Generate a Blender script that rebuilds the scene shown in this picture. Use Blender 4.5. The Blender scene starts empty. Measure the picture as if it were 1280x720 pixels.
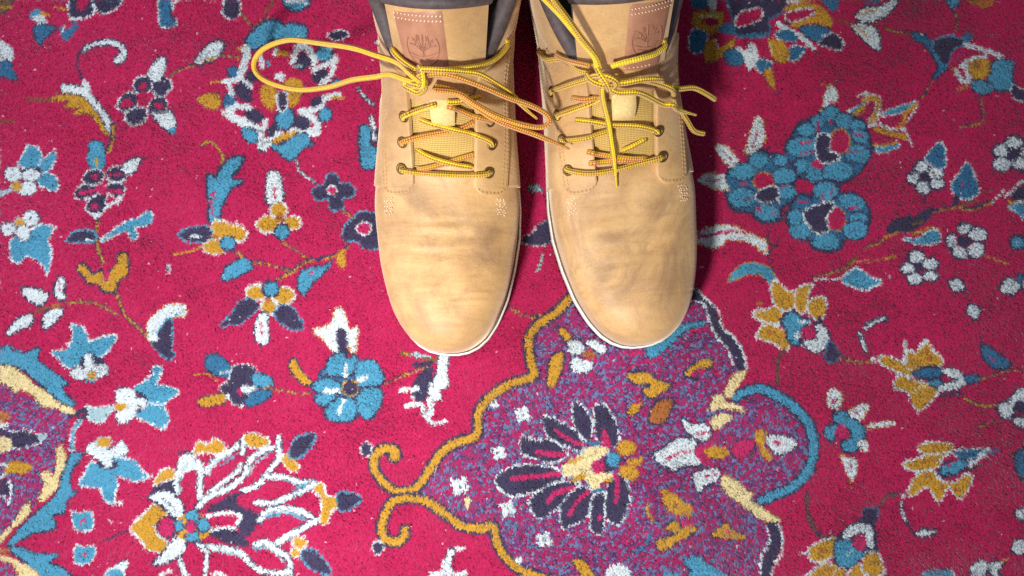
import bpy, math, random
import numpy as np
from mathutils import Vector, Matrix
from mathutils.bvhtree import BVHTree

random.seed(7)
RNG = np.random.default_rng(11)
SC = bpy.context.scene
COL = SC.collection

# ---------------------------------------------------------------- camera
CAM_H, TILT, FPX = 0.62, math.radians(6.0), 1108.0
cam_data = bpy.data.cameras.new('camera')
cam_data.sensor_width = 36.0
cam_data.lens = 36.0 * FPX / 1280.0
cam_data.clip_start = 0.01
cam_data.clip_end = 50.0
cam = bpy.data.objects.new('camera', cam_data)
cam.location = (0, 0, CAM_H)
cam.rotation_euler = (TILT, 0, 0)
COL.objects.link(cam)
SC.camera = cam

# ---------------------------------------------------------------- room light: soft ambient, one lamp, a dim window side
world = bpy.data.worlds.new('World')
SC.world = world
world.use_nodes = True
bg = world.node_tree.nodes['Background']
bg.inputs[0].default_value = (0.80, 0.86, 1.0, 1)
bg.inputs[1].default_value = 0.21

def area_light(name, loc, target, size, power, color, spread=180):
    ld = bpy.data.lights.new(name, 'AREA')
    ld.shape = 'DISK'
    ld.size = size
    ld.energy = power
    ld.color = color
    ld.spread = math.radians(spread)
    lo = bpy.data.objects.new(name, ld)
    lo.location = loc
    lo.rotation_euler = (Vector(target) - Vector(loc)).to_track_quat('-Z', 'Y').to_euler()
    COL.objects.link(lo)
    return lo
area_light('lamp', (-0.17, -0.26, 0.54), (-0.06, 0.03, 0.0), 0.085, 2.75, (1.0, 0.96, 0.90), 120)
area_light('window_light', (-1.15, 0.0, 0.75), (0, 0, 0), 0.7, 9.5, (0.80, 0.83, 1.0))
SC.view_settings.view_transform = 'Standard'
SC.view_settings.look = 'None'
SC.view_settings.exposure = 0.0
SC.view_settings.gamma = 1.0
SC.view_settings.use_curve_mapping = False
SC.cycles.use_denoising = False

def px_dir(u, v):
    d = np.array([(u - 640.0) / FPX, (360.0 - v) / FPX, -1.0])
    c, s = math.cos(TILT), math.sin(TILT)
    return np.array([d[0], c * d[1] - s * d[2], s * d[1] + c * d[2]])
def px_at(u, v, z):
    d = px_dir(u, v)
    t = (z - CAM_H) / d[2]
    return np.array([0, 0, CAM_H]) + d * t
def to_px(P):
    P = np.asarray(P, float)
    c, s = math.cos(TILT), math.sin(TILT)
    q = P - np.array([0, 0, CAM_H])
    y = c * q[:, 1] + s * q[:, 2]
    z = -s * q[:, 1] + c * q[:, 2]
    return 640 + FPX * q[:, 0] / -z, 360 - FPX * y / -z

# ---------------------------------------------------------------- helpers
def lin(c):
    out = []
    for v in c:
        v = v / 255.0
        out.append(v / 12.92 if v <= 0.04045 else ((v + 0.055) / 1.055) ** 2.4)
    return tuple(out)

def empty(name, loc=(0, 0, 0), rz=0.0):
    o = bpy.data.objects.new(name, None)
    o.empty_display_size = 0.02
    o.location = loc
    o.rotation_euler = (0, 0, rz)
    COL.objects.link(o)
    return o

def mesh_obj(name, V, F, mat, parent=None, smooth=True, uv=None):
    me = bpy.data.meshes.new(name)
    me.from_pydata([tuple(map(float, v)) for v in V], [], [tuple(int(i) for i in f) for f in F])
    if smooth:
        me.polygons.foreach_set('use_smooth', np.ones(len(me.polygons), bool))
    if uv is not None:
        lay = me.uv_layers.new(name='UVMap')
        idx = np.empty(len(me.loops), np.int32)
        me.loops.foreach_get('vertex_index', idx)
        lay.data.foreach_set('uv', np.asarray(uv, np.float32)[idx].ravel())
    me.materials.append(mat)
    me.update()
    o = bpy.data.objects.new(name, me)
    o.parent = parent
    COL.objects.link(o)
    return o

def grid_faces(na, nb, wrap=False, base=0):
    F = []
    for i in range(na - 1):
        for j in range(nb if wrap else nb - 1):
            a = base + i * nb + j
            b = base + i * nb + (j + 1) % nb
            F.append((a, b, b + nb, a + nb))
    return F

class Mat:
    """tiny node-graph builder"""
    def __init__(self, name, rough=0.8):
        self.m = bpy.data.materials.new(name)
        self.m.use_nodes = True
        self.nt = self.m.node_tree
        self.b = self.nt.nodes['Principled BSDF']
        self.b.inputs['Roughness'].default_value = rough
        self.b.inputs['Specular IOR Level'].default_value = 0.3
    def node(self, t, **kw):
        n = self.nt.nodes.new(t)
        for k, v in kw.items():
            if k in n.inputs:
                n.inputs[k].default_value = v
            else:
                setattr(n, k, v)
        return n
    def link(self, a, b):
        self.nt.links.new(a, b)
    def coords(self, which='Object'):
        return self.node('ShaderNodeTexCoord').outputs[which]
    def noise(self, scale, detail=4.0, vec=None, rough=0.6, dist=0.0):
        n = self.node('ShaderNodeTexNoise')
        n.inputs['Scale'].default_value = scale
        n.inputs['Detail'].default_value = detail
        n.inputs['Roughness'].default_value = rough
        n.inputs['Distortion'].default_value = dist
        self.link(vec if vec is not None else self.coords(), n.inputs['Vector'])
        return n.outputs['Fac']
    def ramp(self, fac, stops):
        r = self.node('ShaderNodeValToRGB')
        e = r.color_ramp.elements
        while len(e) < len(stops):
            e.new(0.5)
        for el, (p, c) in zip(e, stops):
            el.position = p
            el.color = (*c, 1) if len(c) == 3 else c
        self.link(fac, r.inputs['Fac'])
        return r.outputs['Color']
    def mix(self, fac, a, b, mode='MIX'):
        n = self.node('ShaderNodeMix', data_type='RGBA', blend_type=mode)
        for s, v in ((n.inputs[0], fac), (n.inputs[6], a), (n.inputs[7], b)):
            if hasattr(v, 'links'):
                self.link(v, s)
            elif isinstance(v, (int, float)):
                s.default_value = v
            else:
                s.default_value = (*v, 1)
        return n.outputs[2]
    def math(self, op, a, b=0.0, c=0.0):
        n = self.node('ShaderNodeMath', operation=op)
        for s, v in zip(n.inputs, (a, b, c)):
            if hasattr(v, 'links'):
                self.link(v, s)
            else:
                s.default_value = v
        return n.outputs[0]
    def base(self, c):
        if hasattr(c, 'links'):
            self.link(c, self.b.inputs['Base Color'])
        else:
            self.b.inputs['Base Color'].default_value = (*c, 1)
    def bump(self, h, strength=0.3, dist=0.001, chain=None):
        n = self.node('ShaderNodeBump')
        n.inputs['Strength'].default_value = strength
        n.inputs['Distance'].default_value = dist
        self.link(h, n.inputs['Height'])
        if chain is not None:
            self.link(chain, n.inputs['Normal'])
        self.link(n.outputs['Normal'], self.b.inputs['Normal'])
        return n.outputs['Normal']

# ---------------------------------------------------------------- materials
def leather_mat():
    M = Mat('tan_nubuck', 0.53)
    raw = M.coords()
    inf = M.node('ShaderNodeObjectInfo')
    ad = M.node('ShaderNodeVectorMath', operation='MULTIPLY_ADD')      # every boot wears in its own way
    M.link(inf.outputs['Location'], ad.inputs[0])
    ad.inputs[1].default_value = (9.0, 9.0, 9.0)
    M.link(raw, ad.inputs[2])
    v = ad.outputs[0]
    big = M.noise(26, 5, v, .62, .4)
    c = M.ramp(big, [(.30, lin((172, 130, 80))), (.50, lin((197, 155, 98))), (.72, lin((212, 175, 118)))])
    st = M.noise(42, 7, v, .72, 1.4)
    c = M.mix(M.ramp(st, [(.50, (0, 0, 0)), (.72, (.75, .75, .75))]), c, lin((162, 122, 84)), 'MIX')
    mp = M.node('ShaderNodeMapping')
    mp.inputs['Scale'].default_value = (1.0, 5.0, 1.0)
    M.link(v, mp.inputs['Vector'])
    cr = M.noise(34, 5, mp.outputs[0], .6, .6)
    c = M.mix(M.ramp(cr, [(.56, (0, 0, 0)), (.72, (.55, .55, .55))]), c, lin((168, 118, 74)))
    # rubbed, greyed patches over the toe
    rub = M.ramp(M.noise(15, 6, v, .68, 1.2), [(.46, (0, 0, 0)), (.66, (.85, .85, .85))])
    sy = M.node('ShaderNodeSeparateXYZ')
    M.link(raw, sy.inputs[0])
    toe = M.ramp(M.math('MULTIPLY', sy.outputs[1], 5.0), [(.02, (.35, .35, .35)), (.16, (1, 1, 1)), (.42, (1, 1, 1)), (.6, (.25, .25, .25))])
    c = M.mix(M.mix(1.0, rub, toe, 'MULTIPLY'), c, lin((130, 97, 68)))
    scr = M.noise(130, 6, v, .75, 2.5)
    c = M.mix(M.ramp(scr, [(.66, (0, 0, 0)), (.74, (.6, .6, .6))]), c, lin((116, 84, 60)))
    fine = M.noise(900, 3, v, .7)
    c = M.mix(.16, c, M.ramp(fine, [(.3, lin((150, 105, 62))), (.7, lin((225, 190, 140)))]))
    M.base(c)
    n = M.bump(fine, .35, .0004)
    M.bump(cr, .30, .0012, n)
    M.b.inputs['Sheen Weight'].default_value = .7
    M.b.inputs['Sheen Roughness'].default_value = .5
    M.b.inputs['Sheen Tint'].default_value = (1, .85, .65, 1)
    M.b.inputs['Specular IOR Level'].default_value = .5
    return M.m

def plain_mat(name, a, b=None, rough=.8, scale=200, bump=.2, spec=.3, dist=.0005):
    M = Mat(name, rough)
    n = M.noise(scale, 4)
    M.base(M.ramp(n, [(.3, lin(a)), (.7, lin(b or a))]))
    M.bump(n, bump, dist)
    M.b.inputs['Specular IOR Level'].default_value = spec
    return M.m

def lace_mat(name, main, fleck, fleck_amount):
    M = Mat(name, .75)
    uv = M.node('ShaderNodeTexCoord').outputs['UV']
    sep = M.node('ShaderNodeSeparateXYZ')
    M.link(uv, sep.inputs[0])
    u, v = sep.outputs[0], sep.outputs[1]
    ph = M.math('MULTIPLY', u, 2 * math.pi / .0030)
    av = M.math('MULTIPLY', v, 2 * math.pi * 4)
    a = M.math('SINE', M.math('ADD', ph, av))
    b = M.math('SINE', M.math('SUBTRACT', ph, av))
    br = M.math('MULTIPLY', a, b)
    # red-brown tracer yarn runs along one side of the braid
    side = M.math('COSINE', M.math('MULTIPLY', v, 2 * math.pi))
    tr = M.math('MULTIPLY', M.math('GREATER_THAN', side, 1.0 - fleck_amount), M.math('GREATER_THAN', br, -.15))
    nz = M.noise(500, 2)
    c = M.ramp(nz, [(.3, lin(tuple(int(x * .90) for x in main))), (.7, lin(main))])
    c = M.mix(tr, c, lin(fleck))
    M.base(c)
    M.bump(br, .6, .0005)
    M.b.inputs['Sheen Weight'].default_value = .3
    return M.m

def weave_mat():
    M = Mat('yellow_textile', .9)
    v = M.coords()
    w1 = M.node('ShaderNodeTexWave', wave_type='BANDS', bands_direction='X')
    w1.inputs['Scale'].default_value = 330
    w1.inputs['Distortion'].default_value = 1.2
    w2 = M.node('ShaderNodeTexWave', wave_type='BANDS', bands_direction='Y')
    w2.inputs['Scale'].default_value = 330
    w2.inputs['Distortion'].default_value = 1.2
    M.link(v, w1.inputs[0]); M.link(v, w2.inputs[0])
    h = M.math('MAXIMUM', w1.outputs['Fac'], w2.outputs['Fac'])
    M.base(M.ramp(h, [(.35, lin((162, 124, 66))), (.8, lin((216, 182, 106)))]))
    M.bump(h, .6, .0006)
    return M.m

MT = {}
MT['leather'] = leather_mat()
MT['collar'] = plain_mat('dark_collar_leather', (70, 60, 60), (92, 81, 82), .62, 260, .6, .4)
MT['lining'] = plain_mat('dark_lining', (62, 54, 60), (80, 70, 76), .9, 500, .4, .2)
MT['patch'] = plain_mat('pink_brown_leather', (162, 112, 86), (180, 130, 103), .42, 120, .2, .4)
MT['emboss'] = plain_mat('embossed_leather', (148, 100, 78), (164, 116, 92), .7, 300, .2, .3)
MT['thread'] = plain_mat('pale_thread', (232, 206, 178), (248, 228, 204), .7, 900, .3, .3)
MT['thread_tan'] = plain_mat('tan_thread', (176, 134, 86), (206, 166, 116), .8, 900, .3, .2)
MT['tab'] = plain_mat('cream_webbing', (212, 182, 116), (232, 208, 150), .9, 700, .5, .2)
MT['midsole'] = plain_mat('white_rubber', (222, 220, 214), (236, 234, 230), .55, 90, .1, .4)
MT['welt'] = plain_mat('dark_welt_seam', (96, 80, 62), (120, 100, 78), .9, 400, .3, .2)
MT['outsole'] = plain_mat('gum_outsole', (176, 130, 78), (190, 146, 92), .7, 90, .2, .3)
MT['textile'] = weave_mat()
MT['lace'] = lace_mat('yellow_braided_lace', (250, 214, 40), (156, 92, 36), .70)
MT['lace_red'] = lace_mat('yellow_lace_with_red_tracer', (240, 194, 48), (180, 84, 52), 1.0)
def brass():
    M = Mat('dull_brass', .5)
    M.base(lin((128, 100, 56)))
    M.b.inputs['Metallic'].default_value = .9
    return M.m
MT['eyelet'] = brass()
def pile_mat():
    M = Mat('wool_pile', .92)
    at = M.node('ShaderNodeAttribute', attribute_name='dye')
    M.base(at.outputs['Color'])
    M.b.inputs['Sheen Weight'].default_value = .5
    M.b.inputs['Sheen Roughness'].default_value = .45
    M.b.inputs['Sheen Tint'].default_value = (.95, .85, 1, 1)
    M.b.inputs['Specular IOR Level'].default_value = .15
    return M.m
MT['pile'] = pile_mat()
MT['backing'] = plain_mat('crimson_weft_backing', (140, 30, 70), (118, 26, 62), .95, 300, .4, .1)
MT['floor'] = plain_mat('plain_floor', (120, 108, 96), (138, 126, 112), .7, 20, .1, .3)

PATTERN = """
@ 0 0 1280
# medallion
p m 700,382 672,408 662,430 667,466 615,492 598,520 595,545 555,562 527,602 515,617 535,627 570,653 616,659 625,690 645,712 700,760 960,760 957,720 962,690 968,665 945,645 905,612 945,628 985,612 1008,585 1014,555 1006,525 982,502 950,488 920,495 903,505 915,480 926,455 914,432 897,402 879,377 855,357 780,340
# scroll_border < medallion
s y/n4 9 712,372 690,394 672,405 661,425 663,452 667,468 640,478 615,492 601,508 597,522 597,540 590,547 572,552 554,563 540,581 528,600 516,611 498,613 486,608 475,598 468,585 467,572 475,562 488,560 496,566 492,571
s y/n4 9 506,662 506,670 495,677 481,673 477,657 484,636 492,626 515,622 534,626 555,640 570,652 585,659 606,659 616,655 620,674 628,691 646,710 672,720 700,730
# navy_border < medallion
@ 820 380 260
s n 68 160,-110 250,-60 320,20 370,120 430,210 500,290 528,380
s w 13 140,-40 235,-20 295,0 320,70 360,180 440,280 482,385
s w 13 170,-125 260,-85 350,0 390,40 410,140 480,200 540,310 562,405
# navy_border < medallion
@ 820 574 260
s n 72 715,395 742,450 730,540 690,620 665,760
s w 13 680,410 700,500 660,570 640,640 650,760
s w 13 755,405 778,480 770,580 720,660 705,760
# blue_arc < medallion
@ 820 500 260
s b/n16 50 490,-20 560,-55 640,-68 720,-41 810,10 900,90 955,180 972,280 950,400 900,480 830,540 740,580 655,615
# cream_arm < medallion
@ 820 380 260
q c/o8 425,550 455,460 515,420 555,410 545,445 500,505 455,575
q c/k10 335,660 355,570 400,555 435,600 520,630 545,660 470,645 400,640
q c/k8 335,710 400,668 470,688 440,725 375,765 345,745
# cream_arm < medallion
@ 820 574 260
q c/k10 405,110 440,98 545,168 560,200 600,205 580,250 645,290 760,370 740,388 650,372 560,295 450,222 408,165
# blue_streak < medallion
@ 640 380 260
s h 22 690,300 760,300 830,292
s h 16 1000,205 1080,165 1200,145
s h 18 740,385 830,350 920,325
q b/n10 825,270 900,220 980,160 1050,120 1180,105 1180,130 1080,152 1020,205 900,310 840,322
# mustard_leaf < medallion
q y/n14 285,145 350,170 365,222 330,226
# mustard_leaf < medallion
q y/n14 240,330 312,300 302,400 262,490 218,495 228,400
# white_blossom < medallion
q w/n10 345,240 400,225 445,260 440,300 370,312 350,290
q w/n10 450,240 510,218 580,270 560,302 500,272
q w/n10 358,350 400,330 440,345 500,360 470,410 400,416 368,390
e o 480,310 45,24 10
s h 14 440,332 530,352
# mustard_leaf < medallion
q y/n16 718,428 840,422 885,460 972,490 960,520 900,545 880,572 830,562 808,520 862,508 840,482 760,482
# mustard_leaf < medallion
q y/n16 1062,422 1120,370 1180,340 1228,345 1222,378 1140,395 1092,442
s h 20 1110,430 1185,398
q n 1095,450 1165,448 1130,478
# mustard_leaf < medallion
q y/n10 712,672 730,630 802,588 792,630 742,685
e h 782,600 26,14 -20
@ 640 500 260
# orange_leaf < medallion
q o/n16 845,112 860,60 900,8 988,0 962,90 912,142 862,132
# blossom < medallion
q n/w16 380,20 420,20 462,80 492,130 480,240 450,235 392,170 374,90
q n/w14 508,70 530,22 582,40 612,90 652,190 642,285 562,262 520,232
q n/w14 188,88 250,110 322,140 382,180 422,240 432,302 342,282 262,252 208,200
q n/w16 58,220 140,240 250,250 322,310 332,342 250,382 180,372 100,342 58,322
q n/w18 -105,490 -40,428 40,398 120,398 250,420 302,450 302,492 222,522 150,562 60,582 -40,572
@ 640 574 260
q n/w16 105,262 140,222 260,152 362,140 422,160 352,222 302,282 240,322 190,362 128,332
q n/w16 298,302 340,232 420,172 482,190 492,232 462,352 402,392 352,412 308,425
q n/w16 498,242 560,202 572,252 566,352 562,422 540,455 490,432 488,330
q n/w16 588,172 632,90 682,120 712,160 724,252 692,332 662,395 610,382 580,322
s h 28 220,262 280,202 380,175
s h 26 350,342 400,262 470,200
s h 28 640,90 650,180 640,265
e h 540,360 10,26 0
@ 640 500 260
s h 26 268,188 350,240 425,272
s h 28 155,318 240,330 322,336
s h 30 0,482 150,470 295,450
q h 553,262 566,168 602,240 614,292
s d 22 450,262 535,268
s d 18 500,560 562,553
q c/g12 308,422 360,370 430,322 470,290 570,288 594,322 540,350 490,390 490,440 540,452 602,440 614,490 552,502 540,542 490,542 460,490 400,472 330,472
q y 330,382 420,338 432,360 350,392
q y 358,492 440,460 452,490 380,504
q y 560,492 622,478 592,514
e n 590,400 42,52 0
e h 530,412 42,46 0
e b/n10 625,370 38,45 0
e y/o12 705,295 60,44 -8
e y/o12 720,447 58,44 10
q y/o8 720,370 802,350 792,392 740,402
e n 690,370 18,14 0
s w 11 660,190 668,245
s w 11 700,490 722,540 728,612
# white_leaf < medallion
q w/n14 1048,118 1110,152 1180,140 1224,190 1192,238 1130,232 1080,190
s h 16 1140,206 1205,190
# white_leaf < medallion
q w/n16 872,342 950,290 1020,238 1134,248 1122,302 1164,392 1052,402 1002,434 940,412
s h 16 950,360 1030,322 1105,314
q h 1122,322 1160,278 1256,242 1206,302 1226,382 1276,402 1180,394
# white_leaf < medallion
q w/n14 1108,462 1180,430 1272,428 1262,492 1192,522 1150,565 1128,512
s h 14 1188,472 1255,455
# mustard_leaf < medallion
@ 820 500 260
q y/o10 298,312 350,283 442,300 432,342 370,358 320,342
# inner_flower < medallion
q h/n10 478,280 530,243 604,258 594,312 530,354 478,342
q y/o10 616,190 660,178 684,220 662,262 714,340 704,368 660,332 640,282 618,242
q w/n10 680,235 720,203 852,238 854,292 760,328 710,292
s h 14 730,255 775,262
# mustard_leaf < medallion
@ 640 500 260
q y/o8 918,552 980,570 1062,620 1104,660 1092,702 1010,692 940,642
e o 1000,640 22,8 35
# mustard_leaf < medallion
@ 640 574 260
s y/k6 16 835,280 840,340 872,378
# mustard_leaf < medallion
q y/n12 946,412 1000,370 1034,390 1012,442 958,434
# mustard_leaf < medallion
q y/n12 896,492 1000,462 1080,402 1128,410 1112,452 1020,502 930,555 900,542
e h 1080,388 42,16 0
# mustard_leaf < medallion
@ 820 574 260
q y/n12 346,452 430,393 482,440 554,470 532,488 430,482 370,478
e h 440,432 25,10 20
# blue_leaf < medallion
q b/n12 168,620 260,598 342,660 462,725 470,760 180,760 220,690
# blue_leaf < medallion
q b/n10 50,700 120,690 140,725 50,740
# mustard_leaf < medallion
@ 640 574 260
q y/n12 366,630 430,622 482,680 515,740 430,740 408,662
# blue_streak < medallion
s d 20 862,440 822,530 770,575
# tiny_flower < medallion
q w 578,682 640,643 690,650 732,692 700,740 600,740
# tiny_flower < medallion
x w 65,-284 62
# tiny_flower < medallion
x w 195,490 62
# tiny_flower < medallion
e w 40,615 22,26 0
# tiny_flower < medallion
@ 440 540 260
x w 662,325 76
# tiny_flower < medallion
x w 902,125 58
# tiny_flower < medallion
x w 955,470 66
# tiny_flower < medallion
e c 712,424 20,30 0
# tiny_flower < medallion
@ 440 420 260
q w 848,412 880,388 908,415 870,432
# tiny_flower < medallion
x w 1052,480 62
# border_bud
@ 440 540 260
e n/w12 85,105 32,40 0
# border_bud
@ 440 574 260
e n/w12 160,540 32,40 0
# vine
@ 440 420 260
v 12 195,295 300,250 380,212 480,180
# drooping_leaf
s k 26 305,105 370,112 480,135 560,150
s y 12 320,108 345,112
s g 18 370,108 470,122
s n 30 378,172 490,165
q n 372,285 430,210 482,188 502,230 472,322 450,392 388,392
s w 26 305,330 405,320
e w 375,375 12,18 0
s w 30 335,430 420,420 442,485
q w/n10 540,120 592,112 582,230 594,300 540,330 552,382 510,394 468,352 480,290 520,230
s w 36 475,390 485,440 482,492
s w 24 460,510 500,540 572,525
# leaf
@ 440 574 260
s w 24 600,557 685,548
s w/n10 38 612,570 592,640 610,740
s w 28 572,630 560,705
s w 26 480,712 545,702
s w 26 640,712 695,700
# medallion
@ 0 0 1280
p m -60,470 0,478 20,487 42,500 66,508 88,517 85,540 80,562 72,592 55,616 40,637 20,657 0,676 -60,690
p m -60,700 0,699 14,706 30,720 50,760 -60,760
# blue_band < medallion
@ 0 420 260
q b/n14 -60,60 0,70 40,58 110,90 160,100 232,72 222,140 250,170 310,210 402,280 404,300 380,312 400,360 458,412 420,418 350,382 280,322 200,252 130,192 60,162 0,162 -60,165
@ 0 560 260
q b/n14 440,45 504,38 432,150 432,250 464,270 402,312 392,392 310,412 334,460 322,492 200,522 120,562 45,592 90,530 180,430 260,360 350,280 380,170 420,80
@ 0 574 260
q b/n14 50,542 120,542 220,580 355,580 290,640 380,670 432,735 230,740 200,680 130,610
# cream_band < medallion
@ 0 420 260
q c/k10 -60,180 0,178 60,178 130,220 200,290 280,340 350,400 472,460 420,472 330,432 290,442 240,412 200,362 120,322 100,352 60,312 0,282 -60,280
@ 0 560 260
q c/o10 345,40 370,-20 402,40 392,120 362,170 352,240 302,282 260,328 228,302 260,252 270,202 248,160 300,138 320,180 345,120
q c/k10 184,348 150,422 60,512 0,585 -40,600 -40,570 0,540 80,450 150,338
@ 0 574 260
q c/o10 -40,590 0,588 60,600 130,640 200,680 245,740 130,740 80,652 0,612
s o 26 -20,560 42,560
# blossom < medallion
@ 0 420 260
q o/y10 -10,475 45,468 42,512 -10,528
q n/w16 -20,560 60,590 110,578 170,578 222,620 242,652 150,682 70,692 -20,702
q c -10,630 62,628 64,692 -10,712
q g 215,604 294,602 252,645
s w 20 -20,545 45,545
@ 0 560 260
q y/o8 28,112 90,84 196,110 160,148 50,152
s w 16 -10,92 42,112
s w 16 -10,178 34,158
q n -10,200 40,190 52,280 -10,302
s w 18 55,190 66,262 48,345
s w 12 -10,288 42,312
# vine
@ 0 420 260
s n 30 430,490 520,455 545,480 480,512
s b/w10 18 495,522 452,580 440,700
# blue_white_flower
q b/w16 315,95 400,85 430,50 450,-20 440,-72 500,-60 536,10 546,40 620,10 712,0 682,60 642,112 572,132 512,142 470,182 400,182 360,132
q n 478,175 522,118 580,118 642,150 602,195
q w/n8 428,222 470,193 516,190 520,118 556,108 578,180 652,178 664,222 622,252 540,262 480,268 440,242
e y/g10 565,245 28,22 0
s b 14 530,278 580,282
# blue_white_flower
q b/w16 828,320 880,290 940,240 938,198 992,198 972,260 962,300 1052,320 1094,345 1042,382 1002,422 1032,502 1002,562 930,532 838,492 862,450 900,400
s n 20 845,350 900,395 850,460
q w/n8 712,340 780,318 832,340 832,380 892,390 892,432 832,452 822,502 740,528 708,482 720,430
e y/w8 740,435 36,26 0
s w 14 910,410 1005,420
# bud
q g/w14 528,430 600,440 692,428 662,482 612,522 548,512 550,460
# blue_white_flower
@ 0 560 260
q b/w16 485,222 520,160 560,88 620,110 650,120 700,68 780,62 842,88 872,140 914,172 870,198 800,192 722,172 722,232 702,302 692,344 640,312 620,242 560,238
q n 598,85 722,85 702,132 622,122
q w/n8 535,-10 600,-40 680,10 740,-45 782,0 772,42 702,52 682,114 640,112 610,70 548,42
e y/g10 640,-38 45,30 0
s w 12 690,340 755,330
s w 12 880,180 935,168
# square_flower
q b/w14 443,388 490,402 542,388 567,430 562,492 480,498 448,460
e h 505,445 14,14 0
# square_flower
q b/w14 463,600 516,614 572,600 577,652 542,702 463,702
e h 515,655 12,12 0
# leaf_tip
@ 0 574 260
q w/n8 695,662 770,618 784,645 742,702
q b/w14 645,740 670,680 742,680 755,740
s n 12 620,510 720,460 795,440
e w 677,383 11,7 0
# palmette
@ 160 540 320
q n 380,395 500,318 566,298 546,360 642,400 654,440 602,515 540,472 562,420 500,390 430,402
q n 395,500 480,488 562,500 606,562 520,564 450,542
q n 115,285 232,236 244,292 200,300
s n 12 250,100 320,92 300,110
q y/w18 16,482 60,430 130,368 184,400 172,440 130,470 150,522 194,552 172,594 100,582 60,532
e h/n10 190,475 46,46 0
s w/n7 26 246,300 240,240 270,150 300,118 350,150 362,200 356,300 366,365
q w 264,110 372,148 366,190 312,188 256,225
s w/n7 24 385,195 440,130 500,98 572,48
s w/n7 21 562,160 540,200 470,250 400,302
s w/n7 22 572,40 572,105
s b 10 470,158 560,98
s w/n7 26 346,375 420,312 520,270 590,200 600,150
s w/n7 24 600,145 680,88 760,70
s w/n7 24 752,28 750,130 690,210 650,262 578,292
s b 10 640,150 710,100
s w/n7 24 685,215 780,225 860,250 932,250
s w/n7 24 638,350 720,352 800,330 880,290 932,258
s b 16 830,285 885,262
s w/n7 26 658,442 700,395 780,383 870,400 942,440
s w/n7 26 942,440 870,482 800,520 738,558
s b 14 690,428 780,405 885,435
s w/n7 27 636,560 690,548 740,590 800,632 812,705
s w/n7 24 812,695 720,702 640,680 590,620
s w/n7 26 378,568 460,580 560,600 612,662
s b 12 640,580 690,570 
s g 7 262,290 262,230 285,165
s g 7 400,205 455,140 520,115
s g 7 610,210 640,150 700,105
s g 7 720,232 800,240 870,262
s g 7 700,365 790,345 860,310
s g 7 690,415 770,402 860,415
s g 7 660,575 710,585 780,650
s g 7 400,585 470,595 560,620
s w 18 388,422 450,410 512,400
s w 16 510,400 562,420 540,462
s w 18 398,496 470,482 532,480
s w/n7 21 350,560 390,602 380,740
s w/n7 22 250,620 280,700 312,740
s w 20 420,712 460,708 510,740
s w 14 158,712 214,690
q w/n12 108,315 190,293 262,350 272,424 230,424 170,372
s n 6 170,330 240,392
q w/n12 126,657 200,570 240,518 278,518 278,592 200,642
e y 320,475 92,74 0
e b/n8 320,420 32,30 0
e b/n8 250,470 22,25 0
e b/n8 375,465 30,34 0
e b/n8 320,522 35,25 0
e h/n8 312,470 24,24 0
q y/w14 328,102 350,48 400,60 430,28 484,72 452,102 380,92
q y/w14 578,18 640,12 704,40 662,74 600,68
q y/w12 128,262 160,200 210,178 234,222 180,242
q y/w12 768,130 800,113 854,172 832,194 790,172
q y/w16 928,280 970,258 992,320 1074,340 1062,372 1020,392 992,454 960,442 972,382 962,320
e y/w12 860,550 34,28 0
e y/w12 840,602 24,20 0
# navy_leaf
q n/b16 810,92 850,30 932,12 912,72 860,122 820,132
# navy_leaf
q n/b14 1050,310 1120,310 1164,335 1110,382 1058,392
# navy_leaf
q n/b14 868,600 920,583 972,630 1014,708 940,692 890,652
# corner_leaf
@ 0 0 320
q k/n8 -20,-10 70,-10 50,20 28,52 -20,66
s y 10 -10,38 62,32
# palmette
q n/w14 330,-40 345,-10 348,68 400,80 462,60 470,-40
q r 385,-20 440,-20 430,32 395,42
q n/w14 474,-20 482,40 522,60 582,30 606,-20
q b 148,72 190,38 224,90 180,102
q w 168,80 230,70 242,112 190,112
q r 220,40 290,28 334,80 302,114 240,114
s y 12 205,62 242,75
s y 12 270,33 325,42
q d/n10 172,130 215,120 278,135 238,172 202,220 180,182
q d 300,130 372,108 394,130 352,182 330,205 310,172
q r 300,84 350,88 362,130 320,142
s w 12 308,152 322,128
s w 14 350,97 402,84
# leaf
q d/w12 788,10 830,-10 862,30 850,70 884,110 840,138 798,122 795,60
s n 14 872,100 850,60
s w 10 860,12 905,-5
# blue_white_leaf
q w -40,190 0,200 52,228 67,282 40,312 -40,320
q d/n8 -40,310 45,308 62,340 84,388 30,378 -40,352
# curled_leaf
s n 12 415,250 390,280 385,330 412,392
t w/n10 14 34 412,252 440,232 490,213 550,208 600,225 616,255 602,288 588,298
# feather_leaf
q y/k10 245,487 320,463 400,478 452,508 502,568 532,618 550,675 518,662 480,602 430,562 365,572 398,537 316,532 348,502
s w/n8 32 318,432 400,448 442,480 492,540 530,600 548,645
q w 408,408 436,402 454,462 420,464
s n 12 560,640 572,700
s k 12 125,490 250,490
s k 10 -10,605 72,605
# purple_flower
q n/w11 668,412 700,383 747,390 752,440 715,462 673,452
q n/w11 768,402 820,388 854,410 842,452 800,478 763,452
q n/w11 586,522 620,473 672,463 688,500 660,548 608,552
q n/w11 748,522 780,483 822,488 834,540 790,558 743,548
q n/w11 628,572 670,543 722,543 728,592 680,624 638,618
e r 716,490 38,34 0
q r 602,508 640,492 662,520 620,540
q r 765,525 800,505 815,530 790,545
e r 712,428 18,18 0
# white_leaf
q w/n10 742,352 800,288 828,298 818,352 792,404 748,392
# white_leaf
q w/n10 748,558 800,570 852,558 874,612 862,664 808,622
e b 860,658 14,14 0
# vine
v 9 850,375 900,345 980,322 1040,305 1100,278 1210,282
# white_leaf
q w/n12 976,314 1010,258 1060,212 1104,208 1114,240 1072,292 1020,314
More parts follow.
